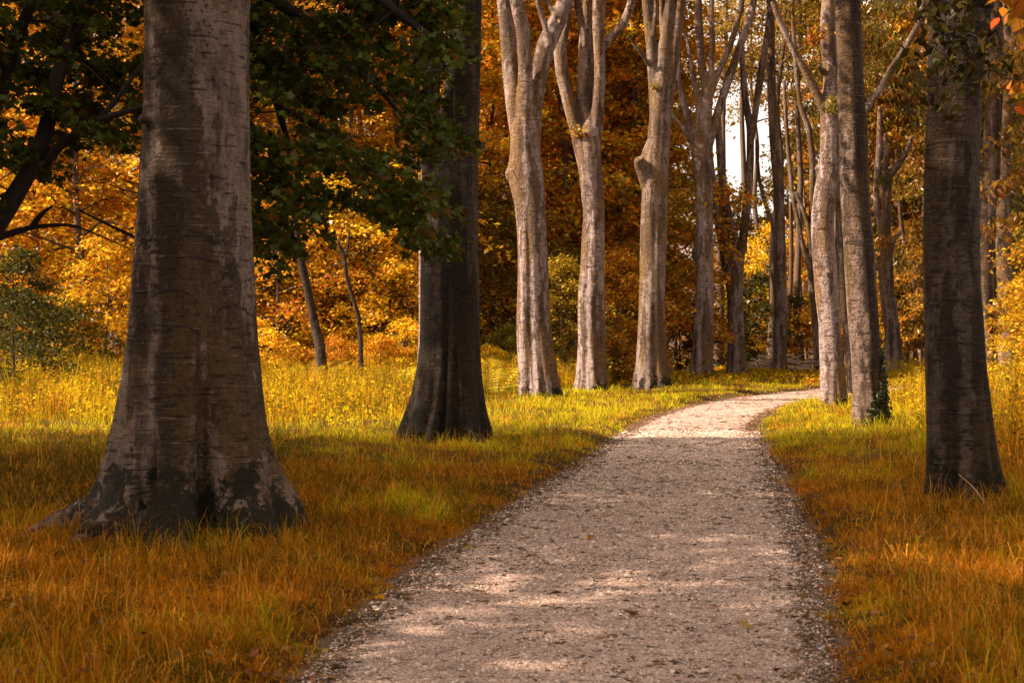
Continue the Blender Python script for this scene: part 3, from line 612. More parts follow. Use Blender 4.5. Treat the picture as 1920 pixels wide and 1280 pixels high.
TH = beech('TH', 'thin straight tree just right of the trunk beside the brushwood pile', 75.0,
  [(1482, 380, 7, 'c'), (1484, 440, 8, 'c'), (1483, 520, 9, 'c'), (1480, 600, 9, 'c'), (1478, 694, 11, 'c')], material='bark_mid', seed=61, crown=False, name='slender_tree')
R1 = beech('R1', 'grey beech with crooked stubby limbs, between ivied and right foreground trunks', 64.0,
  [(1645, 1674, 490), (1649, 1677, 540), (1654, 1682, 580), (1659, 1687, 620), (1662, 1693, 670), (1660, 1698, 702)],
  stems=[[(1656, 520, 16, 'c'), (1650, 492, 12, 'c'), (1646, 480, 7, 'c')],
         [(1664, 510, 16, 'c'), (1668, 470, 13, 'c'), (1678, 445, 9, 'c'), (1690, 436, 6, 'c')],
         [(1662, 480, 17, 'c'), (1661, 420, 19, 'c'), (1664, 370, 15, 'c'), (1667, 330, 13, 'c'), (1680, 315, 13, 'c'), (1697, 290, 10, 'c'), (1712, 255, 8, 'c')],
         [(1656, 440, 13, 'c'), (1644, 400, 13, 'c'), (1642, 350, 12, 'c'), (1648, 280, 11, 'c'), (1650, 200, 9, 'c')],
         [(1660, 400, 12, 'c'), (1655, 360, 12, 'c'), (1662, 300, 10, 'c'), (1660, 250, 8, 'c')]], material='bark_pale', seed=67, crown=False)
R2 = beech('R2', 'narrow grey tree forking into a Y close behind the left edge of right foreground trunk', 76.0,
  [(1707, 1731, 500), (1713, 1733, 540), (1716, 1738, 580), (1720, 1742, 640), (1723, 1747, 691)],
  stems=[[(1716, 515, 12, 'c'), (1706, 482, 10, 'c'), (1694, 450, 9, 'c'), (1688, 400, 8, 'c'), (1684, 340, 7, 'c'), (1680, 280, 6, 'c')],
         [(1722, 515, 14, 'c'), (1728, 480, 13, 'c'), (1730, 430, 11, 'c'), (1734, 370, 9, 'c')]], material='bark_pale', seed=71, crown=False)
R3 = beech('R3', 'tall beech near the right edge with lit left side behind drooping leaves', 44.0,
  [(1858, 1878, -30), (1858, 1880, 0), (1852, 1880, 50), (1849, 1881, 110), (1850, 1882, 160), (1846, 1876, 240), (1843, 1872, 320), (1839, 1867, 400), (1838, 1863, 480), (1837, 1863, 560), (1837, 1867, 640), (1836, 1876, 722)], material='bark_right', seed=73, bump=0.02)
R4 = beech('R4', 'second beech at the right edge, forked near the top beside the lit one', 46.5,
  [(1869, 1893, 380), (1868, 1895, 480), (1871, 1899, 560), (1873, 1902, 640), (1874, 1908, 716)],
  stems=[[(1883, 420, 20, 'c'), (1886, 300, 18, 'c'), (1890, 180, 18, 'c'), (1893, 110, 18, 'c'), (1889, 60, 14, 'c'), (1887, 0, 13, 'c'), (1887, -25, 12, 'c')],
         [(1894, 130, 16, 'c'), (1903, 80, 18, 'c'), (1914, 40, 17, 'c'), (1926, 0, 14, 'c'), (1932, -25, 12, 'c')]], material='bark_mid', seed=79)
M1 = beech('M1', 'leaning slim dark trunk in the golden thicket, the thicker of the pair beyond the meadow', 38.5,
  [(545, 330, 10, 'c'), (550, 400, 12, 'c'), (558, 450, 14, 'c'), (567, 500, 15, 'c'), (578, 550, 16, 'c'), (588, 600, 17, 'c'), (600, 650, 20, 'c'), (608, 745, 24, 'c')], material='bark_dark', seed=83, crown=False, name='slender_tree')
M2 = beech('M2', 'thin crooked dark trunk in golden leaves beyond the meadow, the thinner of the pair', 38.0,
  [(634, 455, 6, 'c'), (646, 485, 8, 'c'), (650, 520, 8, 'c'), (660, 555, 8, 'c'), (672, 590, 8, 'c'), (676, 640, 9, 'c'), (678, 730, 10, 'c')],
  stems=[[(646, 490, 6, 'c'), (652, 465, 5, 'c'), (655, 430, 4, 'c')], [(645, 492, 5, 'c'), (625, 497, 3, 'c'), (605, 508, 2, 'c')]], material='bark_dark', seed=89, crown=False, name='slender_tree', voxel=0.02)
ML = beech('ML', 'leaning pale young trunk between the first two sunlit beeches', 50.0,
  [(1034, 512, 6, 'c'), (1045, 540, 11, 'c'), (1056, 570, 12, 'c'), (1066, 600, 13, 'c'), (1076, 630, 15, 'c'), (1084, 660, 18, 'c'), (1096, 722, 20, 'c')], seed=97, crown=False, name='slender_tree')
MB2 = beech('MB2', 'sunlit slim trunk peeping out behind the left edge of the dark fluted beech', 34.0,
  [(798, 200, 14, 'c'), (797, 300, 16, 'c'), (796, 400, 18, 'c'), (795, 500, 20, 'c'), (795, 600, 20, 'c'), (792, 758, 24, 'c')], seed=101, crown=False, name='slender_tree')

# scars, knots and carvings in the bark
marks(T1, [arc(345, 222, 45, 12), arc(345, 356, 48, 9), [(285, 285), (330, 290), (385, 282)], [(268, 402), (350, 398), (440, 404)], arc(400, 480, 26, 6), [(455, 475), (462, 500), (458, 530), (466, 560)],
           [(292, 770), (290, 830), (294, 870)], [(425, 690), (440, 705), (455, 700)], oval(335, 716, 12, 14)], 1.5)
marks(T3, [arc(995, 562, 20, 7), [(957, 312), (965, 325), (972, 343)]] , 1.6)
marks(T3, [[[(981, 582), (979, 594)], [(981, 582), (986, 584), (986, 588), (980, 589)]],           # P
           [[(992, 585), (992, 597)], [(998, 585), (998, 597)], [(992, 591), (998, 591)]],          # H
           [(1004, 585), (1004, 597)],
           [(1012, 576), (1013, 588)],
           [(1015, 584), (1016, 577), (1018, 582), (1020, 577), (1021, 584)],                     # M
           [(1023, 577), (1023, 583), (1026, 583), (1026, 577)],                                  # U
           [(1021, 587), (1017, 587), (1017, 590), (1020, 591), (1020, 594), (1016, 595)],        # 5
           [(1025, 592), (1026, 593)],
           [(1006, 596), (1006, 603), (1010, 603)], [(1012, 598), (1012, 604)], [(1015, 604), (1015, 599), (1018, 602), (1020, 598)], [(1024, 598), (1026, 604), (1029, 598)],
           [(1019, 610), (1019, 618)], [(1023, 610), (1026, 614), (1023, 618)], [(1018, 622), (1022, 622), (1020, 628)], [(1026, 622), (1028, 629)]], 0.95, 'carved_letter')
marks(T4, [arc(1103, 112, 8, -6), oval(1095, 172, 7, 7), arc(1100, 170, 8, 4), arc(1105, 500, 22, -4), [(1095, 629), (1098, 635), (1101, 629)], arc(1091, 562, 6, 6), [(1083, 700), (1090, 693)]], 1.4)
marks(T5, [arc(1227, 340, 8, 10), [(1222, 345), (1220, 380), (1219, 410)], oval(1204, 308, 8, 10), [(1205, 615), (1202, 650), (1197, 680)]], 1.5)
marks(T6, [arc(1312, 378, 9, 6), oval(1309, 474, 4, 9), arc(1322, 392, 5, 6)], 1.4)
marks(TC, [oval(1550, 300, 6, 8), [(1550, 293), (1549, 307)], arc(1533, 368, 6, 10), oval(1568, 588, 4, 4), arc(1560, 615, 8, 3), [(1545, 630), (1556, 629), (1566, 631)], [(1540, 662), (1560, 660), (1568, 663)], [(1541, 675), (1556, 677)]], 1.5)
marks(TB, [oval(1588, 358, 8, 8), oval(1588, 358, 4, 5), arc(1588, 345, 12, 8), oval(1600, 78, 9, 9), arc(1602, 300, 12, 5), oval(1592, 404, 6, 5), oval(1591, 494, 4, 4), oval(1598, 585, 4, 5), arc(1590, 575, 6, 5)], 1.5)
marks(TB, [[(1594, 632), (1597, 640), (1600, 646), (1606, 636), (1610, 626), (1605, 622), (1602, 630)], [(1594, 650), (1600, 648), (1602, 656)], [(1596, 667), (1602, 667)], [(1606, 666), (1608, 672)],
           [(1598, 675), (1598, 682)], [(1602, 682), (1602, 675), (1606, 682), (1606, 675)], [(1600, 688), (1604, 690), (1600, 693)], [[(1599, 703), (1602, 696), (1605, 703)], [(1600, 700), (1604, 700)]], [(1610, 696), (1610, 704)], [(1614, 696), (1611, 700), (1614, 705)]], 1.0, 'carved_letter')
marks(TA, [arc(1805, 736, 22, -5), oval(1800, 742, 6, 5), [(1770, 640), (1800, 645), (1830, 642)], [(1745, 470), (1775, 474), (1790, 480)], [(1760, 482), (1782, 490)], [(1800, 755), (1812, 760), (1818, 748)], [(1748, 590), (1770, 588)]], 2.0)
marks(T2, [[(835, 588), (860, 590), (885, 586)], arc(850, 300, 22, 5), [(830, 455), (870, 452)], oval(826, 760, 6, 5)], 1.8)

# eyebrow scars and small knots scattered over the pale trunks
kr = RS(808)
for tr_k, (xa, xb), n_k in ((T3, (972, 1022), 7), (T4, (1088, 1130), 7), (T5, (1202, 1244), 7), (T6, (1304, 1332), 5), (TC, (1530, 1565), 6), (TB, (1590, 1632), 6), (T2, (800, 890), 6), (TA, (1745, 1825), 7), (T1, (265, 460), 6)):
    its = []
    for _ in range(n_k):
        cx, cy, w_k = kr.uniform(xa, xb), kr.uniform(330, 700), kr.uniform(0.05, 0.16) / tr_k['d'] * FPX
        its.append(arc(cx, cy, w_k, w_k * kr.uniform(0.3, 0.8)) if kr.rand() < 0.6 else [(cx - w_k, cy), (cx, cy + kr.uniform(-1, 1)), (cx + w_k * 0.8, cy + kr.uniform(-1, 1))])
    marks(tr_k, its, max(1.1, 0.018 / tr_k['d'] * FPX))

# ivy on the right-hand beech's foot
rng = RS(7); pts = []; nrm = []
for _ in range(1600):
    y = 808 - 170 * rng.rand() ** 1.3; u = (808 - y) / 170
    lo = np.interp(u, [0, 0.25, 0.45, 1], [1622, 1628, 1648, 1652]); hi = np.interp(u, [0, 0.3, 0.6, 1], [1672, 1666, 1660, 1653])
    h, nn = ray(TB, rng.uniform(lo, hi), y)
    if h is not None: pts.append(np.array(h) + np.array(nn) * rng.uniform(0.01, 0.06)); nrm.append(nn)
pts = np.array(pts); V, F = leaves(pts, 0.055, rng, KITE, 0.7, 0.2)
iv = link('ivy', mesh_np('ivy', V - TB['base'], F, M['ivy']), TB['root']); iv.color = (0.034, 0.038, 0.010, 1)
iv['label'] = 'dark glossy ivy'

# leafy sprigs growing from trunks
def sprig(tr, px, py, n, rad_px, col, leaf=0.11, dy=-0.5, seed=0, droop=0.7, shape=SLIM):
    rng = RS(seed); d = tr['d']; c = P(px, py, d) + (0, dy, 0); mb = MB(); r = rad_px / FPX * d; L = []
    h, _ = ray(tr, px, py + 0.2 * rad_px)
    st = np.array(h) if h is not None else c + (0, 0.4, 0)
    for k in range(7):
        a = k * 0.9 + rng.rand(); e = c + np.array((math.cos(a) * r * rng.uniform(0.6, 1.1), rng.uniform(-0.3, 0.2), math.sin(a) * r * 0.5))
        mb.add(*tube([st, (st + e) / 2 + (0, -0.05, 0.08), e], [0.012, 0.008, 0.003], 4))
        t = rng.rand(n // 7); q = st + (e - st) * (0.25 + 0.75 * t)[:, None] + rng.normal(0, 0.22 * r, (len(t), 3)) * (1, 0.8, 0.7); L.append(q)
    tw = link('sprig', mb.mesh('sprig', M['bark_wood'], tr['base']), tr['root'])
    V, F = leaves(np.vstack(L), leaf, rng, shape, droop, 0.45)
    lf = link('leaves', mesh_np('leaves', V - tr['base'], F, M['leaf']), tw); lf.color = (*col, 1)
OR = (0.42, 0.17, 0.012)
sprig(T4, 1085, 250, 110, 20, (0.40, 0.22, 0.02), 0.12, seed=1)
sprig(T3, 992, 18, 60, 10, OR, 0.12, seed=2)
sprig(T5, 1226, 165, 70, 11, (0.30, 0.22, 0.05), 0.11, seed=3)
sprig(T7, 1392, 435, 330, 40, (0.22, 0.13, 0.015), 0.14, -1.5, seed=4)
sprig(T7, 1350, 445, 110, 22, (0.28, 0.13, 0.015), 0.14, -1.5, seed=5)
sprig(TC, 1560, 202, 170, 30, (0.20, 0.15, 0.02), 0.12, seed=6)
sprig(TC, 1522, 75, 150, 24, OR, 0.12, seed=8)
sprig(R1, 1650, 340, 200, 26, (0.16, 0.13, 0.02), 0.16, -1, seed=9)
sprig(R1, 1650, 455, 150, 20, OR, 0.16, -1, seed=10)

# branches hanging in front of the right foreground trunk
def hanging(tr, start, ends, n, leaf, cols, seed):
    rng = RS(seed); mb = MB(); L = []
    s = np.array(P(*start))
    for e in ends:
        e = np.array(P(*e)); mid = (s + e) / 2 + (0, 0, 0.12)
        pts, r = resample([s, mid, e], [0.014, 0.009, 0.003], 0.05); mb.add(*tube(pts, r, 5))
        for _ in range(n):
            t = rng.uniform(0.2, 1); q = np.array([np.interp(t, np.linspace(0, 1, len(pts)), pts[:, j]) for j in range(3)])
            e2 = q + rng.normal(0, 0.13, 3); mb.add(*tube([q, (q + e2) / 2 + (0, 0, .02), e2], [0.004, 0.003, 0.002], 4))
            L += [e2 + rng.normal(0, 0.045, 3) for _ in range(3)]
    tw = link('hanging_branch', mb.mesh('hanging_branch', M['bark_black'], tr['base']), tr['root'])
    V, F = leaves(np.array(L), leaf * 1.25, rng, OVAL, 0.9, 0.3)
    lf = link('leaves', mesh_np('leaves', V - tr['base'], F, M['leaf_shade']), tw); lf.color = (*cols, 1)
hanging(TA, (1800, -60, 12.4), [(1722, 60, 12.1), (1752, 210, 12.3), (1700, 0, 12), (1812, 70, 12.0), (1660, 10, 12.6)], 14, 0.080, (0.05, 0.036, 0.006), 1)
hanging(TA, (1790, 60, 12.6), [(1745, 235, 12.0), (1790, 180, 12.2), (1830, 120, 12.1), (1735, 130, 12.1)], 12, 0.080, (0.045, 0.034, 0.006), 2)
hanging(TA, (1860, 40, 13.3), [(1850, 155, 12.2), (1895, 165, 12.6), (1915, 60, 12.4)], 10, 0.085, (0.06, 0.04, 0.006), 3)
hanging(TA, (1960, -80, 11.6), [(1905, 30, 11.2), (1918, 85, 11.3), (1950, 200, 11.5)], 8, 0.12, (0.42, 0.13, 0.012), 4)

# ------------------------------------------------------------------ near maple: dark boughs hanging over the meadow's edge
rng = RS(21)
mroot = empty('maple_tree', (-7.2, 15.5, 0.05), 'dark green maple whose boughs droop from the upper left behind the big trunk', 'tree')
off = np.array((-7.2, 15.5, 0.05)); mb = MB()
mb.add(*tube(*resample([(-7.2, 15.5, -0.2), (-7.1, 15.5, 1.5), (-6.6, 15.4, 3.0), (-6.9, 15.3, 6), (-7.1, 15.2, 9.5)], [0.34, 0.25, 0.21, 0.17, 0.06], 0.3), 16))
limbs = []
def limb(pts, r): 
    q, rr = resample(pts, r, 0.12); mb.add(*tube(q, rr, 10)); limbs.append(q)
limb([(-6.75, 15.4, 2.2), P(-30, 450, 15.2), P(10, 395, 15.1), P(50, 330, 15.0), P(85, 250, 15.0), P(105, 150, 15.0), P(135, 70, 15), P(170, 0, 15), P(200, -90, 15)], [0.17, 0.12, 0.11, 0.09, 0.085, 0.08, 0.06, 0.05, 0.03])
limb([(-6.8, 15.4, 3.2), P(-30, 240, 15.6), P(5, 170, 15.6), P(25, 90, 15.6), P(60, 0, 15.6), P(90, -80, 15.6)], [0.14, 0.09, 0.075, 0.07, 0.06, 0.04])
limb([P(85, 305, 15.0), P(120, 265, 14.8), P(160, 240, 14.6), P(195, 222, 14.4), P(300, 190, 14.2), P(420, 180, 14.0)], [0.06, 0.045, 0.04, 0.035, 0.02, 0.01])
limb([P(120, 270, 14.9), P(150, 250, 14.6), P(190, 222, 14.5), P(260, 130, 14.4), P(330, 40, 14.4)], [0.05, 0.04, 0.03, 0.02, 0.01])
limb([(-6.9, 15.3, 5.6), P(200, -120, 15.3), P(420, -60, 15.6), P(560, 30, 15.8), P(680, 130, 16.0), P(790, 260, 16.3)], [0.14, 0.12, 0.09, 0.06, 0.04, 0.015])
limb([(-6.95, 15.2, 6.5), P(300, -220, 14.8), P(520, -120, 14.6), P(690, -20, 14.6), P(820, 80, 14.8), P(850, 170, 15)], [0.12, 0.10, 0.08, 0.06, 0.035, 0.012])
limb([P(420, -60, 15.6), P(480, 60, 15.9), P(520, 200, 16.2), P(560, 330, 16.6), P(555, 430, 16.8)], [0.07, 0.05, 0.04, 0.025, 0.01])
limb([P(520, 200, 16.2), P(620, 250, 16.4), P(700, 330, 16.6), P(790, 430, 17), P(815, 490, 17.2)], [0.04, 0.035, 0.025, 0.018, 0.008])
limb([(-6.6, 15.4, 1.9), P(-20, 450, 16.3), P(60, 425, 16.6), P(130, 420, 16.8), P(160, 430, 17), P(250, 470, 17.2)], [0.07, 0.05, 0.03, 0.02, 0.012, 0.005])
limb([P(60, 425, 16.6), P(75, 400, 16.6), P(100, 385, 16.5)], [0.04, 0.035, 0.01])
limb([P(150, 395, 17.4), P(210, 425, 17.4), P(255, 445, 17.4), P(280, 460, 17.4)], [0.012, 0.018, 0.02, 0.02])
# leaf clumps fill the drooping mass
poly = [(-160, -140), (860, -140), (872, 60), (852, 180), (862, 265), (835, 330), (842, 385), (822, 430), (838, 480), (812, 520), (770, 475), (735, 440), (690, 400), (640, 388), (600, 372), (575, 430), (560, 475), (520, 490), (480, 500), (450, 440), (380, 400), (300, 300), (250, 285), (200, 280), (140, 330), (60, 340), (0, 335), (-60, 390), (-160, 400)]
holes = [(40, 200, 26), (95, 190, 16), (20, 120, 30), (75, 60, 26), (150, 110, 18), (230, 160, 18), (110, 330, 20), (240, 250, 16), (640, 300, 16), (620, 90, 14), (60, 90, 26), (300, 100, 30), (120, 170, 22), (170, 290, 26), (250, 70, 34), (235, 110, 26), (520, 215, 26), (560, 235, 32), (545, 265, 22), (740, 235, 34), (705, 255, 32), (725, 290, 28), (720, 205, 22), (30, 30, 34), (740, 60, 20), (560, 20, 14), (700, 340, 20), (90, 250, 16), (25, 260, 22), (655, 345, 18), (500, 350, 14)]
def inpoly(x, y):
    r = False; j = len(poly) - 1
    for i in range(len(poly)):
        if (poly[i][1] > y) != (poly[j][1] > y) and x < (poly[j][0] - poly[i][0]) * (y - poly[i][1]) / (poly[j][1] - poly[i][1]) + poly[i][0]: r = not r
        j = i
    return r
C = []; O = []; tw = MB()
LQ = np.vstack(limbs)
while len(C) < 540:
    x, y = rng.uniform(-160, 870), rng.uniform(-140, 520)
    if not inpoly(x, y): continue
    if any((x - a) ** 2 + (y - b_) ** 2 < (r_ * 1.1) ** 2 for a, b_, r_ in holes): continue
    d = rng.uniform(14.0, 18.2); c = P(x, y - 8, d); C.append(c); o_ = np.array((0.8, -0.1, 0)); O.append(o_)
    j = np.argmin(((LQ - c) ** 2).sum(1)); b0 = LQ[j]
    if np.linalg.norm(b0 - c) < 0.7: tw.add(*tube([b0, (b0 + c) / 2 + (0, 0, 0.08), c], [0.012, 0.008, 0.004], 4))
for _ in range(300):      # crown above the picture
    C.append(np.array((rng.uniform(-11, -0.8), rng.uniform(12.5, 18.5), rng.uniform(5.8, 9.8)))); O.append(np.array((0.8, 0, 0)))
mb.add(np.vstack(tw.V), np.vstack(tw.F)); link('trunk', mb.mesh('trunk', M['bark_black'], off), mroot)
C = np.array(C); O = np.array(O)
Lp = spray(C, O, 62000, 0.29, rng, 0.26)
V, F = leaves(Lp, 0.082, rng, MAPLE, 0.7, 0.55)
lf = link('crown', mesh_np('crown', V - off, F, M['leaf_green']), mroot); lf.color = (0.070, 0.084, 0.009, 1)

# ------------------------------------------------------------------ trees of the wood
def variant(seed, H, z0, Rr, nb, n, leaf, rad, shape=KITE, droop=0.35, flat=0.55, r0=0.15, rise=0.5, drp=0.45, sub=4, prof=None):
    rng = RS(seed); mb, C, O = skeleton(rng, H, z0, Rr, nb, r0, 0.3, rise, drp, sub, prof)
    Lp = spray(C, O, n, rad, rng); Lp = Lp[Lp[:, 2] > 0.25]
    V, F = leaves(Lp, leaf, rng, shape, droop, flat)
    return mb.mesh('trunk', M['bark_wood']), mesh_np('crown', V, F, M['leaf'])
VAR = dict(
  tallA=variant(1, 19, 1.2, 3.8, 40, 12000, 0.22, 0.70), tallB=variant(2, 17, 0.9, 4.2, 38, 12000, 0.22, 0.7),
  tallC=variant(3, 21, 2.0, 3.6, 42, 12000, 0.22, 0.7), hang=variant(4, 16, 0.9, 4.0, 40, 14000, 0.26, 0.65, SLIM, 0.95, 0.35),
  lowA=variant(5, 7.5, 0.5, 3.0, 24, 9000, 0.14, 0.6, r0=0.08), lowB=variant(6, 6, 0.4, 2.8, 22, 8000, 0.14, 0.6, r0=0.07),
  high=variant(12, 25, 13.5, 4.0, 26, 8000, 0.20, 0.7, SLIM, 0.8, 0.4, r0=0.2),
  bush=variant(8, 3.2, 0.25, 1.9, 18, 5200, 0.12, 0.42, r0=0.04, sub=3), shade=variant(9, 17, 2.4, 5.2, 40, 15000, 0.27, 1.15, r0=0.3),
)
vc = {}
def wood(var, x, y, s, col, label, group, name='slender_tree', cat='tree', rz=None, bark_m=None, sz=1.0, rng=RS(5)):
    z = float(hgt(np.array(x), np.array(y)))
    root = empty(name, (x, y, z - 0.02), label, cat, group, rng.uniform(0, 6.28) if rz is None else rz)
    root.scale = (s, s, s * sz)
    t = link('trunk', VAR[var][0], root); c = link('crown', VAR[var][1], root); c.color = (*col, 1)
    return root
GOLD = (0.66, 0.36, 0.018); ORAN = (0.64, 0.30, 0.022); RUST = (0.46, 0.21, 0.018); YELL = (0.80, 0.50, 0.02); OLIV = (0.15, 0.12, 0.012); DGRN = (0.060, 0.056, 0.008)
def jit(c, rng, a=0.2): f = 1 + rng.uniform(-a, a); return tuple(v * f * (1 + rng.uniform(-0.08, 0.08)) for v in c)
rng = RS(77)
def X(px, d): return (px - 960) / FPX * d
# left: golden thicket beyond the meadow
G_L = 'golden trees of the thicket beyond the left meadow'; LL = 'golden-leaved tree in the dense thicket beyond the meadow on the left'
for px, d in [(-160, 50), (-60, 46), (60, 50), (160, 47), (260, 52), (350, 49), (450, 53), (520, 49), (600, 54), (680, 50), (760, 53), (840, 50), (905, 55), (-100, 58), (120, 60), (230, 59), (400, 61), (560, 62), (720, 61), (850, 63)]:
    wood(rng.choice(['tallA', 'tallB', 'tallC']), X(px, d), d, rng.uniform(0.8, 1.05), jit(GOLD if rng.rand() < 0.7 else ORAN, rng), LL, G_L)
# middle: russet wood behind the pale trunks
G_M = 'russet trees of the wood behind the pale beeches'; LM = 'russet-orange tree in the dense wood behind the row of pale beeches'
for px, d in [(940, 58), (1010, 62), (1060, 56), (1130, 62), (1190, 60), (1200, 61), (960, 61), (1090, 61), (1215, 57), (1160, 57), (1020, 57)]:
    wood(rng.choice(['tallA', 'tallB', 'tallC']), X(px, d), d, rng.uniform(0.9, 1.15), jit((0.74, 0.36, 0.022) if rng.rand() < 0.45 else ORAN if rng.rand() < 0.5 else (0.50, 0.34, 0.020), rng), LM, G_M, sz=1.1)
# right: olive and orange drooping trees
G_R = 'drooping-leaved trees of the wood right of the path'; LR = 'tree with long drooping orange and olive leaves in the wood right of the path'
for px, d in [(1572, 92), (1612, 86), (1650, 82), (1700, 90), (1765, 82), (1820, 72), (1885, 68), (1950, 60), (1590, 84), (1720, 82), (1600, 98), (1660, 98), (1780, 96), (1900, 84), (2000, 74), (2050, 56)]:
    wood('hang' if rng.rand() < 0.75 else 'tallA', X(px, d), d, rng.uniform(0.95, 1.2), jit(ORAN if rng.rand() < 0.45 else (0.20, 0.15, 0.022), rng), LR, G_R, sz=1.25)
for px, d in [(1345, 71), (1398, 74), (1446, 71), (1500, 74), (1560, 70), (1430, 82)]:
    wood('high', X(px, d), d, rng.uniform(0.95, 1.1), (0.30, 0.17, 0.014), 'tall tree with foliage only high above the sky gap beyond the bend', 'tall trees with high foliage over the sky gap')
for px, d, s_, lab in [(1388, 98, 0.72, 'small olive tree standing low inside the sky gap'), (1497, 96, 1.0, 'olive-orange tree at the right side of the sky gap')]:
    wood('hang', X(px, d), d, s_, (0.30, 0.20, 0.016), lab, None)
# far rows closing the wood
G_F = 'farthest trees closing the back of the wood'; LF = 'dim orange-brown tree in the farthest rows of the wood'
for k in range(60):
    px = -260 + (k % 44) * 54 + rng.uniform(-15, 15) if k < 44 else 920 + (k - 44) * 25
    if 1235 < px < 1535: continue
    d = rng.uniform(92, 118) if px > 900 else rng.uniform(68, 95) if px < 250 else rng.uniform(88, 108)
    wood(rng.choice(['tallA', 'tallB', 'tallC']), X(px, d), d, rng.uniform(1.15, 1.5), jit(RUST if rng.rand() < 0.6 else ORAN, rng), LF, G_F, sz=1.2)
# understorey
for px, d, s, c, v, lab in [
    (40, 40, 0.9, DGRN, 'bush', 'dark green bush under the golden trees at the far left edge'),
    (110, 43, 0.9, OLIV, 'bush', 'olive green bush second from the left edge beyond the meadow'),
    (20, 33, 0.62, DGRN, 'lowB', 'small dark green maple sapling low at the left edge'),
    (700, 46, 1.0, YELL, 'lowA', 'small yellow tree behind the thin crooked trunk'),
    (520, 45, 1.0, ORAN, 'lowA', 'small orange tree left of the leaning slim dark trunk'),
    (775, 45, 0.9, GOLD, 'lowB', 'small golden tree just left of the dark fluted beech'),
    (640, 49, 1.0, (0.16, 0.07, 0.03), 'bush', 'purplish brown bush between the two slim dark trunks'),
    (200, 44, 0.8, GOLD, 'lowB', 'small golden tree left of the massive trunk'),
    (935, 50, 0.9, (0.16, 0.10, 0.010), 'lowA', 'olive-brown young tree between the dark beech and the carved one'),
    (1060, 52, 0.8, OLIV, 'lowB', 'olive young tree behind the leaning pale young trunk'),
    (1160, 55, 0.85, RUST, 'lowA', 'rusty young tree left of the burled beech'),
    (1150, 50, 0.8, ORAN, 'lowB', 'sunlit orange young tree between the second sunlit beech and the burled one'),
    (1045, 46, 0.7, (0.34, 0.22, 0.015), 'lowB', 'golden-olive young tree between the carved beech and the second sunlit one'),
    (1170, 51, 0.7, ORAN, 'bush', 'bright orange bush just left of the burled beech'),
    (1275, 62, 1.1, (0.09, 0.075, 0.010), 'bush', 'olive bush between the burled and the fan-shaped beech'),
    (1270, 66, 1.0, RUST, 'lowA', 'rusty young tree between the burled and the fan-shaped beech'),
    (1350, 72, 0.8, (0.20, 0.09, 0.01), 'bush', 'brown bush between the fan-shaped beech and the low-splitting one'),
    (1420, 73, 1.55, DGRN, 'bush', 'tall dark green bush behind the brushwood pile'),
    (1398, 74, 0.80, YELL, 'lowA', 'sunlit yellow small tree under the sky gap'),
    (1432, 78, 1.05, YELL, 'lowA', 'broad yellow small tree right of the sky gap, behind the straight dark-sided beech'),
    (1345, 78, 0.9, ORAN, 'lowA', 'orange small tree left of the sky gap'),
    (1505, 78, 1.0, ORAN, 'lowA', 'orange young tree right of the straight dark-sided beech'),
    (1490, 74, 0.8, RUST, 'bush', 'rust bush behind the right end of the brushwood pile'),
    (1632, 74, 0.8, GOLD, 'lowB', 'golden bushy tree just right of the ivied trunk'),
    (1703, 84, 0.9, YELL, 'lowA', 'yellow bushy tree between the crooked beech and the Y-shaped tree'),
    (1775, 70, 0.9, ORAN, 'lowA', 'orange bushy tree hidden behind the right foreground trunk'),
    (1945, 36, 0.55, YELL, 'lowB', 'yellow-green leafy shrub at the right edge'),
    (2040, 33, 0.75, GOLD, 'lowA', 'golden leafy small tree just beyond the right edge'),
    (1925, 50, 0.7, GOLD, 'bush', 'golden bush behind the shrub at the right edge')]:
    wood(v, X(px, d), d, s, c, lab, None, 'bush' if v == 'bush' else 'young_tree', 'bush' if v == 'bush' else 'tree')
rb = RS(55)
for px, d, c in [(-40, 43, GOLD), (70, 46, YELL), (150, 42, GOLD), (225, 44, YELL), (300, 43, GOLD), (400, 44, ORAN), (478, 41, YELL), (525, 44, GOLD), (585, 47, YELL), (628, 43, ORAN), (668, 45, YELL), (715, 42, GOLD), (762, 43, YELL), (800, 46, GOLD), (915, 44, YELL), (955, 46, (0.3, 0.24, 0.02))]:
    wood('bush', X(px, d), d, rb.uniform(0.42, 0.72), jit(c, rb), 'low golden shrub in the ragged edge between meadow and thicket', 'low golden shrubs along the back of the meadow', 'shrub', 'shrub')
# drooping trees near the right edge that hang over the picture's upper right
for px, d, s, lab in [(2060, 42, 0.95, 'drooping tree overhanging the upper right corner with orange leaves'), (1795, 66, 0.9, 'drooping tree behind the right foreground trunk with olive-orange leaves'), (1668, 80, 1.05, 'drooping olive tree behind the crooked stubby beech')]:
    wood('hang', X(px, d), d, s, jit((0.30, 0.15, 0.014), rng), lab, None)
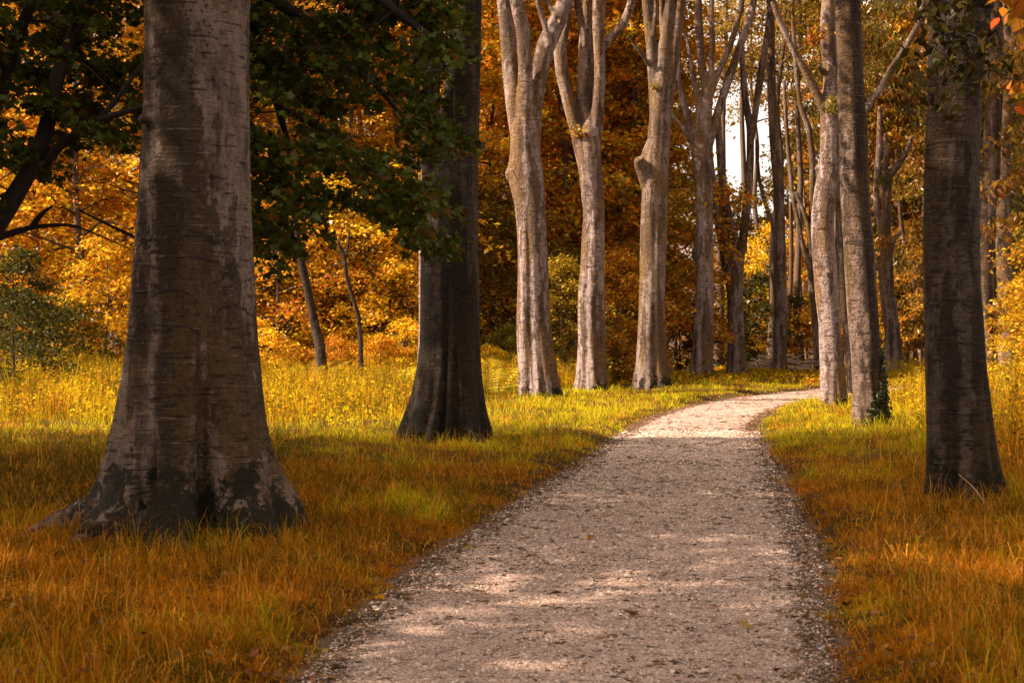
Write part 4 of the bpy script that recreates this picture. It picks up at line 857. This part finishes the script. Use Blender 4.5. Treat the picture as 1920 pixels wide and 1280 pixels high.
# slim bare trunks in the shadow of the wood
rng = RS(12)
sl_m = []
for s in range(3):
    r_ = RS(200 + s); q = np.array([(0, 0, -0.2), (0.1, 0, 2), (0.15 + 0.3 * r_.rand(), 0, 5), (0.5 * r_.rand(), 0.2, 9), (0.4, 0.3, 13)]); sl_m.append(MB().add(*tube(*resample(q, [0.16, 0.13, 0.11, 0.08, 0.04], 0.4), 8)).mesh('trunk', M['bark_grey']))
for k, (px, d) in enumerate([(905, 57), (925, 55), (948, 60), (1150, 60), (1163, 64), (1196, 58), (1252, 70), (1128, 66), (700, 56), (735, 60), (1350, 76), (1512, 84), (1620, 70), (1755, 66), (1062, 66), (488, 52)]):
    o = link('slim_trunk', sl_m[k % 3]); o.location = (X(px, d), d, 0); o.rotation_euler = (rng.uniform(-0.05, 0.05), rng.uniform(-0.06, 0.06), rng.uniform(0, 6)); o.scale = (rng.uniform(0.7, 1.3),) * 2 + (1,)
    tag(o, 'slim bare trunk standing in the shadow of the wood', 'tree', 'slim bare trunks inside the wood')
# shade trees to the left, outside the frame: their crowns shade the near path
for x, y, s, lab in [(-14.5, -3.0, 1.12, 'a'), (-13.5, 3.3, 0.97, 'b'), (-15.5, 10.5, 0.85, 'c'), (-13.0, 13.9, 0.88, 'd'), (-19.0, 16.0, 1.0, 'e'), (-22, 3.2, 1.0, 'f'), (-20, -2, 1.0, 'g'), (-8.0, -3.0, 0.8, 'h')]:
    wood('shade', x, y, s, (0.20, 0.12, 0.015), 'tall broad-crowned tree of the group left of the path, outside the picture', 'broad trees left of the path outside the picture', 'broad_tree', sz=1.22)

# ------------------------------------------------------------------ grass
def blades(Pt, h, wd, rng, lean=0.45, curl=0.5):
    n = len(Pt); az = rng.uniform(0, 2 * np.pi, n); l = rng.rand(n) * lean
    dx = np.stack([np.cos(az) * l, np.sin(az) * l], 1); fa = rng.uniform(0, np.pi, n)
    u = np.stack([np.cos(fa), np.sin(fa) * 0.6, np.zeros(n)], 1) * (wd / 2)[:, None]
    mid = Pt + np.concatenate([dx * (h * 0.4)[:, None], (h * 0.6)[:, None]], 1)
    drop = 1 - curl * l
    tip = Pt + np.concatenate([dx * (h * 1.3)[:, None], (h * drop)[:, None]], 1)
    V = np.stack([Pt - u, Pt + u, mid + u * 0.8, mid - u * 0.8, tip + u * 0.12, tip - u * 0.12], 1).reshape(-1, 3)
    b0 = np.arange(n)[:, None] * 6
    F = np.concatenate([b0 + [0, 1, 2, 3], b0 + [3, 2, 4, 5]], 0)
    return V, F, np.repeat(rng.rand(n), 6)
def row_line(y): return np.interp(y, [0, 11, 21.4, 36, 43.5, 54, 62.5], [-3.2, -2.6, -1.1, 0.6, 4.2, 7.0, 11.5])   # line of the left trunks
def right_line(y): return np.interp(y, [0, 13, 24, 32, 45], [3.6, 4.2, 6.1, 7.3, 14])
def bump2(x, y, f, s): return 0.5 + 0.5 * np.sin(x * f + s + 1.7 * np.sin(y * f * 0.7 + s * 2)) * np.sin(y * f * 1.1 + s * 3 + 1.3 * np.sin(x * f * 0.6))
rng = RS(31)
def scatter(n, y0, y1, power, margin=1.12, extra=0.8):
    """ground points in the camera's fan, density falling with distance"""
    u = rng.rand(n); y = (y0 ** (1 - power) + u * (y1 ** (1 - power) - y0 ** (1 - power))) ** (1 / (1 - power)) if power != 1 else y0 * (y1 / y0) ** u
    x = rng.uniform(-1, 1, n) * (0.36 * y * margin + extra); return x, y
G = MB()
x, y = scatter(115000, 4.6, 64, 1.3)      # tuft centres
nb = 9
tr_ = 0.035 + 0.05 * rng.rand(len(x)); ti = rng.rand(len(x))
tl = rng.uniform(0, 6.28, len(x)); ta = rng.rand(len(x)) ** 2 * 0.5
cl = bump2(x, y, 4.3, 1.1) * bump2(x, y, 1.1, 5); th_ = 0.04 + 0.07 * rng.rand(len(x)) + 0.24 * cl * rng.rand(len(x)) + 0.14 * (rng.rand(len(x)) < 0.12)
x0 = np.repeat(x, nb); y0 = np.repeat(y, nb); far = np.clip(y0 / 16, 0.8, 3.0)
rr = np.repeat(tr_, nb) * far; aa = rng.uniform(0, 6.28, len(x0)); ra = rr * np.sqrt(rng.rand(len(x0)))
x = x0 + np.cos(aa) * ra; y = y0 + np.sin(aa) * ra
o = outside(x, y); keep = o > rng.exponential(0.07, len(x)) - 0.05
thin = bump2(x, y, 1.3, 0.4) * 0.5 + bump2(x, y, 3.1, 2) * 0.5; keep &= rng.rand(len(x)) < 0.15 + 1.25 * thin
meadow = (x < row_line(y) - 1.6) & (y > 24); keep &= ~(meadow & (rng.rand(len(x)) < 0.5))
hh0 = np.repeat(th_, nb) * rng.uniform(0.6, 1.25, len(x)); tin = np.clip(np.repeat(ti, nb) * 0.8 + 0.2 * rng.rand(len(x)), 0, 1)
ldx = np.cos(aa) * 0.55 + np.repeat(np.cos(tl) * ta, nb) + rng.normal(0, 0.35, len(x)); ldy = np.sin(aa) * 0.55 + np.repeat(np.sin(tl) * ta, nb) + rng.normal(0, 0.25, len(x))
x, y, o, far, hh0, tin, ldx, ldy = [v[keep] for v in (x, y, o, far, hh0, tin, ldx, ldy)]
h = hh0 * np.clip(0.5 + o * 1.2, 0.5, 1.0) * np.interp(y, [5, 18, 30], [0.68, 0.85, 1.0])
right = x > right_line(y) - 0.3; h = np.where(right & (y > 10), h * 1.5, h)
wd = 0.0062 * far ** 0.8 * rng.uniform(0.6, 1.4, len(x))
V, F, _ = blades(np.stack([x, y, hgt(x, y) - 0.01], 1), h, wd, rng, 0.0, 0.0)
V = V.reshape(-1, 6, 3)
L2 = np.stack([ldx, ldy], 1); m2 = np.sqrt((L2 ** 2).sum(1)); V[:, 2:4, :2] += (L2 * (h * 0.50)[:, None])[:, None]; V[:, 4:, :2] += (L2 * (h * 1.45)[:, None])[:, None]; V[:, 4:, 2] -= (h * np.clip(m2, 0, 1.35) * 0.55)[:, None]
G.add(V.reshape(-1, 3), F, np.repeat(tin, 6))
# long stalks standing out of the turf
x, y = scatter(16000, 5, 34, 1.2); o = outside(x, y); k = o > 0.35; x, y = x[k], y[k]
G.add(*blades(np.stack([x, y, hgt(x, y)], 1), rng.uniform(0.22, 0.42, len(x)), np.full(len(x), 0.004) * np.clip(y / 16, 0.8, 2), rng, 0.9, 0.5))
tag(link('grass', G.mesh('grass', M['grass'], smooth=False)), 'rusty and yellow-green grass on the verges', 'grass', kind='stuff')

# meadow of tall weeds
def weeds(x, y, hh, rng, nl=12, leaf=0.075):
    n = len(x); Pt = np.stack([x, y, hgt(x, y)], 1); T = rng.rand(n)
    mb = MB(); wd = 0.007 * np.clip(y / 22, 0.9, 2.2)
    V, F, _ = blades(Pt, hh, wd, rng, 0.25, 0.3); mb.add(V, F, np.repeat(T, 6))
    t = rng.uniform(0.2, 1.0, (n, nl)); rad = 0.13 * (1.2 - t); az = rng.uniform(0, 6.28, (n, nl))
    C = np.stack([x[:, None] + np.cos(az) * rad, y[:, None] + np.sin(az) * rad, Pt[:, 2:3] + hh[:, None] * t], -1).reshape(-1, 3)
    V, F = leaves(C, leaf, rng, SLIM, 0.25, 0.3, 0.6); mb.add(V, F, np.repeat((T[:, None] * 0.6 + 0.4 * rng.rand(n, nl)).ravel(), 4))
    return mb
x = rng.uniform(-30, 12, 52000); y = 22 + 30 * rng.rand(52000) ** 0.9
k = (x < row_line(y) - 1.3 - 1.2 * bump2(x, y, 0.9, 2)) & (x > -0.40 * y - 1.5) & (rng.rand(len(x)) < np.clip((y - 21 - 2.5 * bump2(x, y, 0.5, 1)) / 6, 0, 1))
x, y = x[k], y[k]
hh = (0.30 + 0.50 * rng.rand(len(x)) + 0.75 * bump2(x, y, 0.45, 3) * bump2(x, y, 1.3, 1)) * np.clip((y - 19) / 12, 0.35, 1.0)
pl = rng.rand(len(x)) < 0.5
wm = weeds(x[pl], y[pl], hh[pl] * 0.9, rng, 15, 0.062)
for _ in range(3):
    xs, ys_ = x + rng.normal(0, 0.12, len(x)), y + rng.normal(0, 0.12, len(x))
    V, F, T = blades(np.stack([xs, ys_, hgt(xs, ys_)], 1), hh * rng.uniform(0.55, 1.15, len(x)), 0.010 * np.clip(ys_ / 26, 0.9, 2), rng, 0.5, 0.4); wm.add(V, F, T)
k = rng.rand(len(x)) < 0.30; xs, ys_ = x[k], y[k]
V, F, _ = blades(np.stack([xs + rng.normal(0, .1, k.sum()), ys_, hgt(xs, ys_)], 1), hh[k] * rng.uniform(0.95, 1.45, k.sum()), 0.011 * np.clip(ys_ / 26, 0.9, 2), rng, 0.2, 0.2); wm.add(V, F, np.repeat(0.93 / 1.0 + 0 * xs, 6))
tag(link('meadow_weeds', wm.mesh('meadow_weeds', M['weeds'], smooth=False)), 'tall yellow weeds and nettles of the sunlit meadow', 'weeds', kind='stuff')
x = rng.uniform(4, 30, 36000); y = 15 + 40 * rng.rand(36000)
k = (x > right_line(y) + 0.35 + 0.8 * bump2(x, y, 0.9, 2)) & (x < 0.40 * y + 1.5) & (outside(x, y) > 0.8) & ((y < 34) | (y > 49) | (x < 9))
x, y = x[k], y[k]
hh = (0.30 + 0.5 * rng.rand(len(x)) + 0.6 * bump2(x, y, 0.6, 6)) * np.clip((x - right_line(y)) / 1.6, 0.35, 1.0)
pl = rng.rand(len(x)) < 0.55
wm = weeds(x[pl], y[pl], hh[pl], rng, 11, 0.055)
for _ in range(3):
    xs, ys_ = x + rng.normal(0, 0.1, len(x)), y + rng.normal(0, 0.1, len(x))
    V, F, T = blades(np.stack([xs, ys_, hgt(xs, ys_)], 1), hh * rng.uniform(0.5, 1.15, len(x)), 0.009 * np.clip(ys_ / 24, 0.9, 2), rng, 0.7, 0.5); wm.add(V, F, T)
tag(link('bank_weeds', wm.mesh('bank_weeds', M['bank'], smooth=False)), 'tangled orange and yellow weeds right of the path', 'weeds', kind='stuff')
# low orange growth on the floor of the wood
x = rng.uniform(-4, 34, 30000); y = rng.uniform(48, 86, 30000)
k = (x > row_line(y) - 2) & (x < 0.38 * y + 2) & (outside(x, y) > 0.4)
x, y = x[k], y[k]; hh = 0.12 + 0.25 * rng.rand(len(x)) * bump2(x, y, 0.5, 2)
tag(link('forest_floor_growth', weeds(x, y, hh, rng, 8, 0.11).mesh('forest_floor_growth', M['bank'], smooth=False)), 'low orange growth on the floor of the wood', 'undergrowth', kind='stuff')

# ferns
def fern(px, d, hgt_m, nfr, lab, seed):
    rng = RS(seed); x = X(px, d); z = float(hgt(np.array(x), np.array(d))); root = empty('fern', (x, d, z), lab, 'fern')
    for k in range(nfr):
        a = k * 6.28 / nfr + rng.uniform(-0.3, 0.3); L = hgt_m * rng.uniform(0.9, 1.2); t = np.linspace(0, 1, 14)
        e = np.array((math.cos(a), math.sin(a)))
        q = np.stack([e[0] * L * 0.75 * t ** 1.2, e[1] * L * 0.75 * t ** 1.2, L * (1.15 * t - 0.45 * t ** 2.6)], 1)
        mb = MB(); mb.add(*tube(q, np.linspace(0.008, 0.002, 14), 4))
        sd = np.array((-e[1], e[0], 0))
        for i in range(2, 14):
            ln = 0.26 * L * math.sin(math.pi * (0.12 + 0.85 * t[i]) ) + 0.03
            for s_ in (-1, 1):
                b0 = q[i]; tp = b0 + sd * s_ * ln + np.array((*e, 0)) * ln * 0.3 - (0, 0, 0.12 * ln); w_ = (q[i] - q[i - 1]) * 0.20
                mb.add(np.array([b0 - w_, b0 + w_, tp + w_ * 0.15, tp - w_ * 0.15]), np.array([[0, 1, 2, 3]]))
        f = link('frond', mb.mesh('frond', M['fern'], smooth=False), root); f.color = (*jit((0.46, 0.34, 0.02), rng), 1)
for a in [(595, 41, 1.15, 9, 'large yellow-green fern at the foot of the leaning slim dark trunk', 1), (560, 39, 1.0, 8, 'yellow fern left of the leaning slim dark trunk', 2), (735, 38, 0.95, 8, 'yellow-green fern left of the dark fluted beech', 3),
          (950, 40, 1.1, 9, 'arching yellow fern just left of the carved beech', 4), (932, 38, 0.9, 7, 'drooping yellow fern between the dark beech and the carved one', 5), (1690, 58, 0.9, 7, 'pale yellow fern in front of the crooked stubby beech', 6), (770, 40, 1.0, 8, 'yellow fern touching the left foot of the dark fluted beech', 7), (500, 43, 1.1, 8, 'yellow fern just right of the massive trunk', 8)]: fern(a[0], a[1] - 2, a[2] * 1.1, a[3] - 2, a[4], a[5])

# broken stump between ferns
q = [(0, 0, -0.1), (0.0, 0, 0.3), (-0.03, 0, 0.62), (-0.02, 0, 0.80)]
o = link('tree_stump', MB().add(*tube(*resample(q, [0.17, 0.13, 0.11, 0.07], 0.05), 14, radfn(5, (), 0.1, 0))).mesh('tree_stump', M['bark_black'])); o.location = (X(925, 39), 39, 0.03)
tag(o, 'dark broken stump among ferns left of the carved beech', 'stump')

# brushwood pile
rng = RS(4); root = empty('brushwood_pile', (X(1465, 66), 66, 0.03), 'heap of bare grey branches piled behind the straight dark-sided beech', 'brushwood')
for k in range(72):
    L = rng.uniform(0.9, 2.2); x0 = rng.uniform(-1.7, 1.7); z0 = rng.rand() ** 1.3 * 0.85 * (1 - abs(x0) / 3.0); a = rng.normal(0, 0.35) ; b_ = rng.uniform(-0.5, 0.5)
    p0 = np.array((x0 - L / 2, rng.uniform(-0.6, 0.6), max(0.03, z0 - a * L / 3))); p2 = np.array((x0 + L / 2, rng.uniform(-0.6, 0.6), max(0.03, z0 + a * L / 3))); p1 = (p0 + p2) / 2 + rng.normal(0, 0.12, 3); p1[2] = abs(p1[2])
    r = rng.uniform(0.015, 0.05); qq, rr = resample([p0, p1, p2], [r, r * 0.8, r * 0.3], 0.15)
    link('branch', MB().add(*tube(qq, rr, 6)).mesh('branch', M['dead_wood']), root)

# dry stalk and a fallen stick
def stick(name, pts, r, lab, cat, m='bark_grey'):
    c = np.array(pts[0]); qq, rr = resample(np.array(pts), r, 0.04)
    o = link(name, MB().add(*tube(qq - c, rr, 6)).mesh(name, M[m])); o.location = c; return tag(o, lab, cat)
M['straw'] = plain('straw', (0.42, 0.27, 0.13), 0.8, 0.3, 20)
stick('dry_stalk', [P(1862, 972, 12.0), P(1848, 945, 12.0), P(1828, 915, 12.05), P(1797, 888, 12.1)], [0.006, 0.006, 0.005, 0.003], 'pale dry stalk leaning across the foot of the right foreground trunk', 'stalk', 'straw')
stick('fallen_branch', [P(873, 804, 20.7), P(890, 812, 20.5), P(903, 824, 20.4), P(918, 832, 20.3)], [0.012, 0.016, 0.014, 0.008], 'bent stick leaning on the foot of the dark fluted beech', 'branch', 'bark_black')

# ------------------------------------------------------------------ gravel, crumbs and fallen leaves on the path
rng = RS(9)
def pebbles(n, y0, y1, size, m, name, lab, edge_bias=0.0, flat=0.5, stretch=1.0, dark=False):
    y = y0 * (y1 / y0) ** rng.rand(n); u = rng.rand(n)
    if stretch > 1.2:      # crumbs gather in little drifts
        m_ = n // 16; ci = rng.randint(0, m_, n); cy = (y0 * (y1 / y0) ** rng.rand(m_))[ci]; cu = rng.rand(m_)[ci]; sp_ = (0.02 + 0.07 * rng.rand(m_) ** 2)[ci]
        y = np.where(rng.rand(n) < 0.8, cy + rng.normal(0, 1, n) * sp_, y); u = cu + rng.normal(0, 1, n) * sp_ * 0.6
    if edge_bias: 
        e = rng.rand(n) < edge_bias; ue = np.abs(rng.normal(0, 0.07, n)); u = np.where(e, np.where(rng.rand(n) < 0.5, ue - 0.03, 1.03 - ue), u)
    x = xl(y) + (xr(y) - xl(y)) * u
    if stretch > 1.2: k_ = (rng.rand(n) < 0.12 + 1.1 * bump2(x, y * 1.6, 3.1, 2) * bump2(x, y, 1.2, 4)) | (outside(x, y) > -0.22); x, y, u = x[k_], y[k_], u[k_]; n = len(x)
    z = np.where((u > 0) & (u < 1), path_z(x, y), hgt(x, y))
    T = np.array([(1, 0, 0), (0, 1, 0), (-1, 0, 0), (0, -1, 0), (0.2, 0.1, 1), (0, 0, -0.4)]) 
    s = size * rng.lognormal(0, 0.4, n) * np.clip(y / 10, 0.7, 2.2) ** 0.6; a = rng.uniform(0, 6.28, n)
    ca, sa = np.cos(a), np.sin(a)
    st = stretch * rng.uniform(0.7, 1.3, n)
    vx = T[None, :, 0] * s[:, None] * st[:, None]; vy = T[None, :, 1] * s[:, None] / np.sqrt(st)[:, None] * rng.uniform(0.6, 1, n)[:, None]
    V = np.stack([x[:, None] + vx * ca[:, None] - vy * sa[:, None], y[:, None] + vx * sa[:, None] + vy * ca[:, None], z[:, None] + T[None, :, 2] * s[:, None] * flat], -1)
    V[:, :4] += rng.normal(0, 0.12, (n, 4, 3)) * s[:, None, None] * (1, 1, 0.3)
    Fc = np.array([(0, 1, 4), (1, 2, 4), (2, 3, 4), (3, 0, 4), (1, 0, 5), (2, 1, 5), (3, 2, 5), (0, 3, 5)])
    F = (np.arange(n) * 6)[:, None, None] + Fc
    me = mesh_np(name, V.reshape(-1, 3), F.reshape(-1, 3), m, np.repeat(rng.rand(n), 6))
    return tag(link(name, me), lab, 'gravel' if 'gravel' in name else 'litter', kind='stuff')
def tintmat(name, stops, rough=0.9):
    m, t, out = mat(name); g = NG(t); a = g.n('ShaderNodeAttribute', attribute_name='tint').outputs['Fac']
    b = g.n('ShaderNodeBsdfPrincipled'); g.l(g.ramp(a, stops), b.inputs['Base Color']); b.inputs['Roughness'].default_value = rough; b.inputs['Specular IOR Level'].default_value = 0.2
    g.l(b.outputs[0], out.inputs[0]); return m
M['stones'] = tintmat('stones', [(0, (0.20, 0.13, 0.10)), (0.5, (0.5, 0.37, 0.29)), (1, (0.85, 0.70, 0.6))])
M['litter'] = tintmat('litter', [(0, (0.03, 0.018, 0.012)), (0.6, (0.10, 0.055, 0.03)), (0.9, (0.16, 0.085, 0.04)), (1, (0.34, 0.13, 0.03))])
pebbles(90000, 5.5, 24, 0.0065, M['stones'], 'loose_gravel', 'small pale stones scattered on the path', 0.15, 0.6)
pebbles(70000, 5.5, 45, 0.0105, M['litter'], 'leaf_litter', 'brown crumbs of leaves and bark on the path', 0.55, 0.35, 1.7)
x, y = scatter(5200, 5, 30, 1.2, 1.1); o = outside(x, y); k = ((o > -0.25) & (rng.rand(len(x)) < 0.8)) | (rng.rand(len(x)) < 0.03); x, y, o = x[k], y[k], o[k]
z = np.where(o < 0, path_z(x, y) + 0.012, hgt(x, y) + 0.03 + 0.05 * rng.rand(len(x)))
V, F = leaves(np.stack([x, y, z], 1), 0.055, rng, KITE, 0.05, 0.85)
M['drift'] = leafmat('drift', 0.2, 0.03, 0.4, 1.7, 0.02)
o_ = link('fallen_foliage', mesh_np('fallen_foliage', V, F, M['drift'])); o_.color = (0.17, 0.080, 0.022, 1); tag(o_, 'small brown and orange leaves strewn over the verges', 'litter', kind='stuff')
# single fallen leaves
rng = RS(14)
M['fallen'] = leafmat('fallen', 0.3, 0.02, 0.8, 1.2)
V, F = leaves(np.array([(0., 0., 0.)]), 0.062, RS(3), MAPLE, 0.0, 0.9); lm = mesh_np('fallen_leaf', V, F, M['fallen'])
for (px, py, lab, grp) in [(962, 1001, 'orange maple leaf lying alone on the gravel by the sunny stripe', None), (1108, 1012, 'orange leaf lying mid-path on the upper sunlit stripe', None), (700, 1086, 'yellow-orange leaf at the left grass edge beside the lower stripe', None),
        (712, 1118, 'bright orange leaf on the litter at the left path edge', None), (1185, 1157, 'brown leaf lying low in the middle of the path', None), (880, 1030, 'tan leaf on the left edge of the gravel', None), (990, 855, 'reddish leaf in the far shaded gravel edge', None), (1400, 1180, 'small tan leaf near the right side of the lower path', None), (865, 945, 'pale yellow leaf resting in the rusty grass left of path', None), (1180, 860, 'dark red leaf lying on the gravel where the shade begins', None)]:
    d = dist(py); x = X(px, d); z = float(path_z(np.array(x), np.array(d))) if outside(np.array(x), np.array(d)) < 0 else float(hgt(np.array(x), np.array(d))) + 0.06
    o = link('fallen_leaf', lm); o.location = (x, d, z + 0.02); o.rotation_euler = (rng.uniform(-0.3, 0.3), rng.uniform(-0.3, 0.3), rng.uniform(0, 6)); o.color = (0.60, 0.20, 0.02, 1) if 'orange' in lab else (0.40, 0.22, 0.05, 1) if 'yellow' in lab or 'tan' in lab else (0.22, 0.07, 0.02, 1)
    tag(o, lab, 'leaf', 'fallen leaves by the path')
print('objects', len(bpy.data.objects))
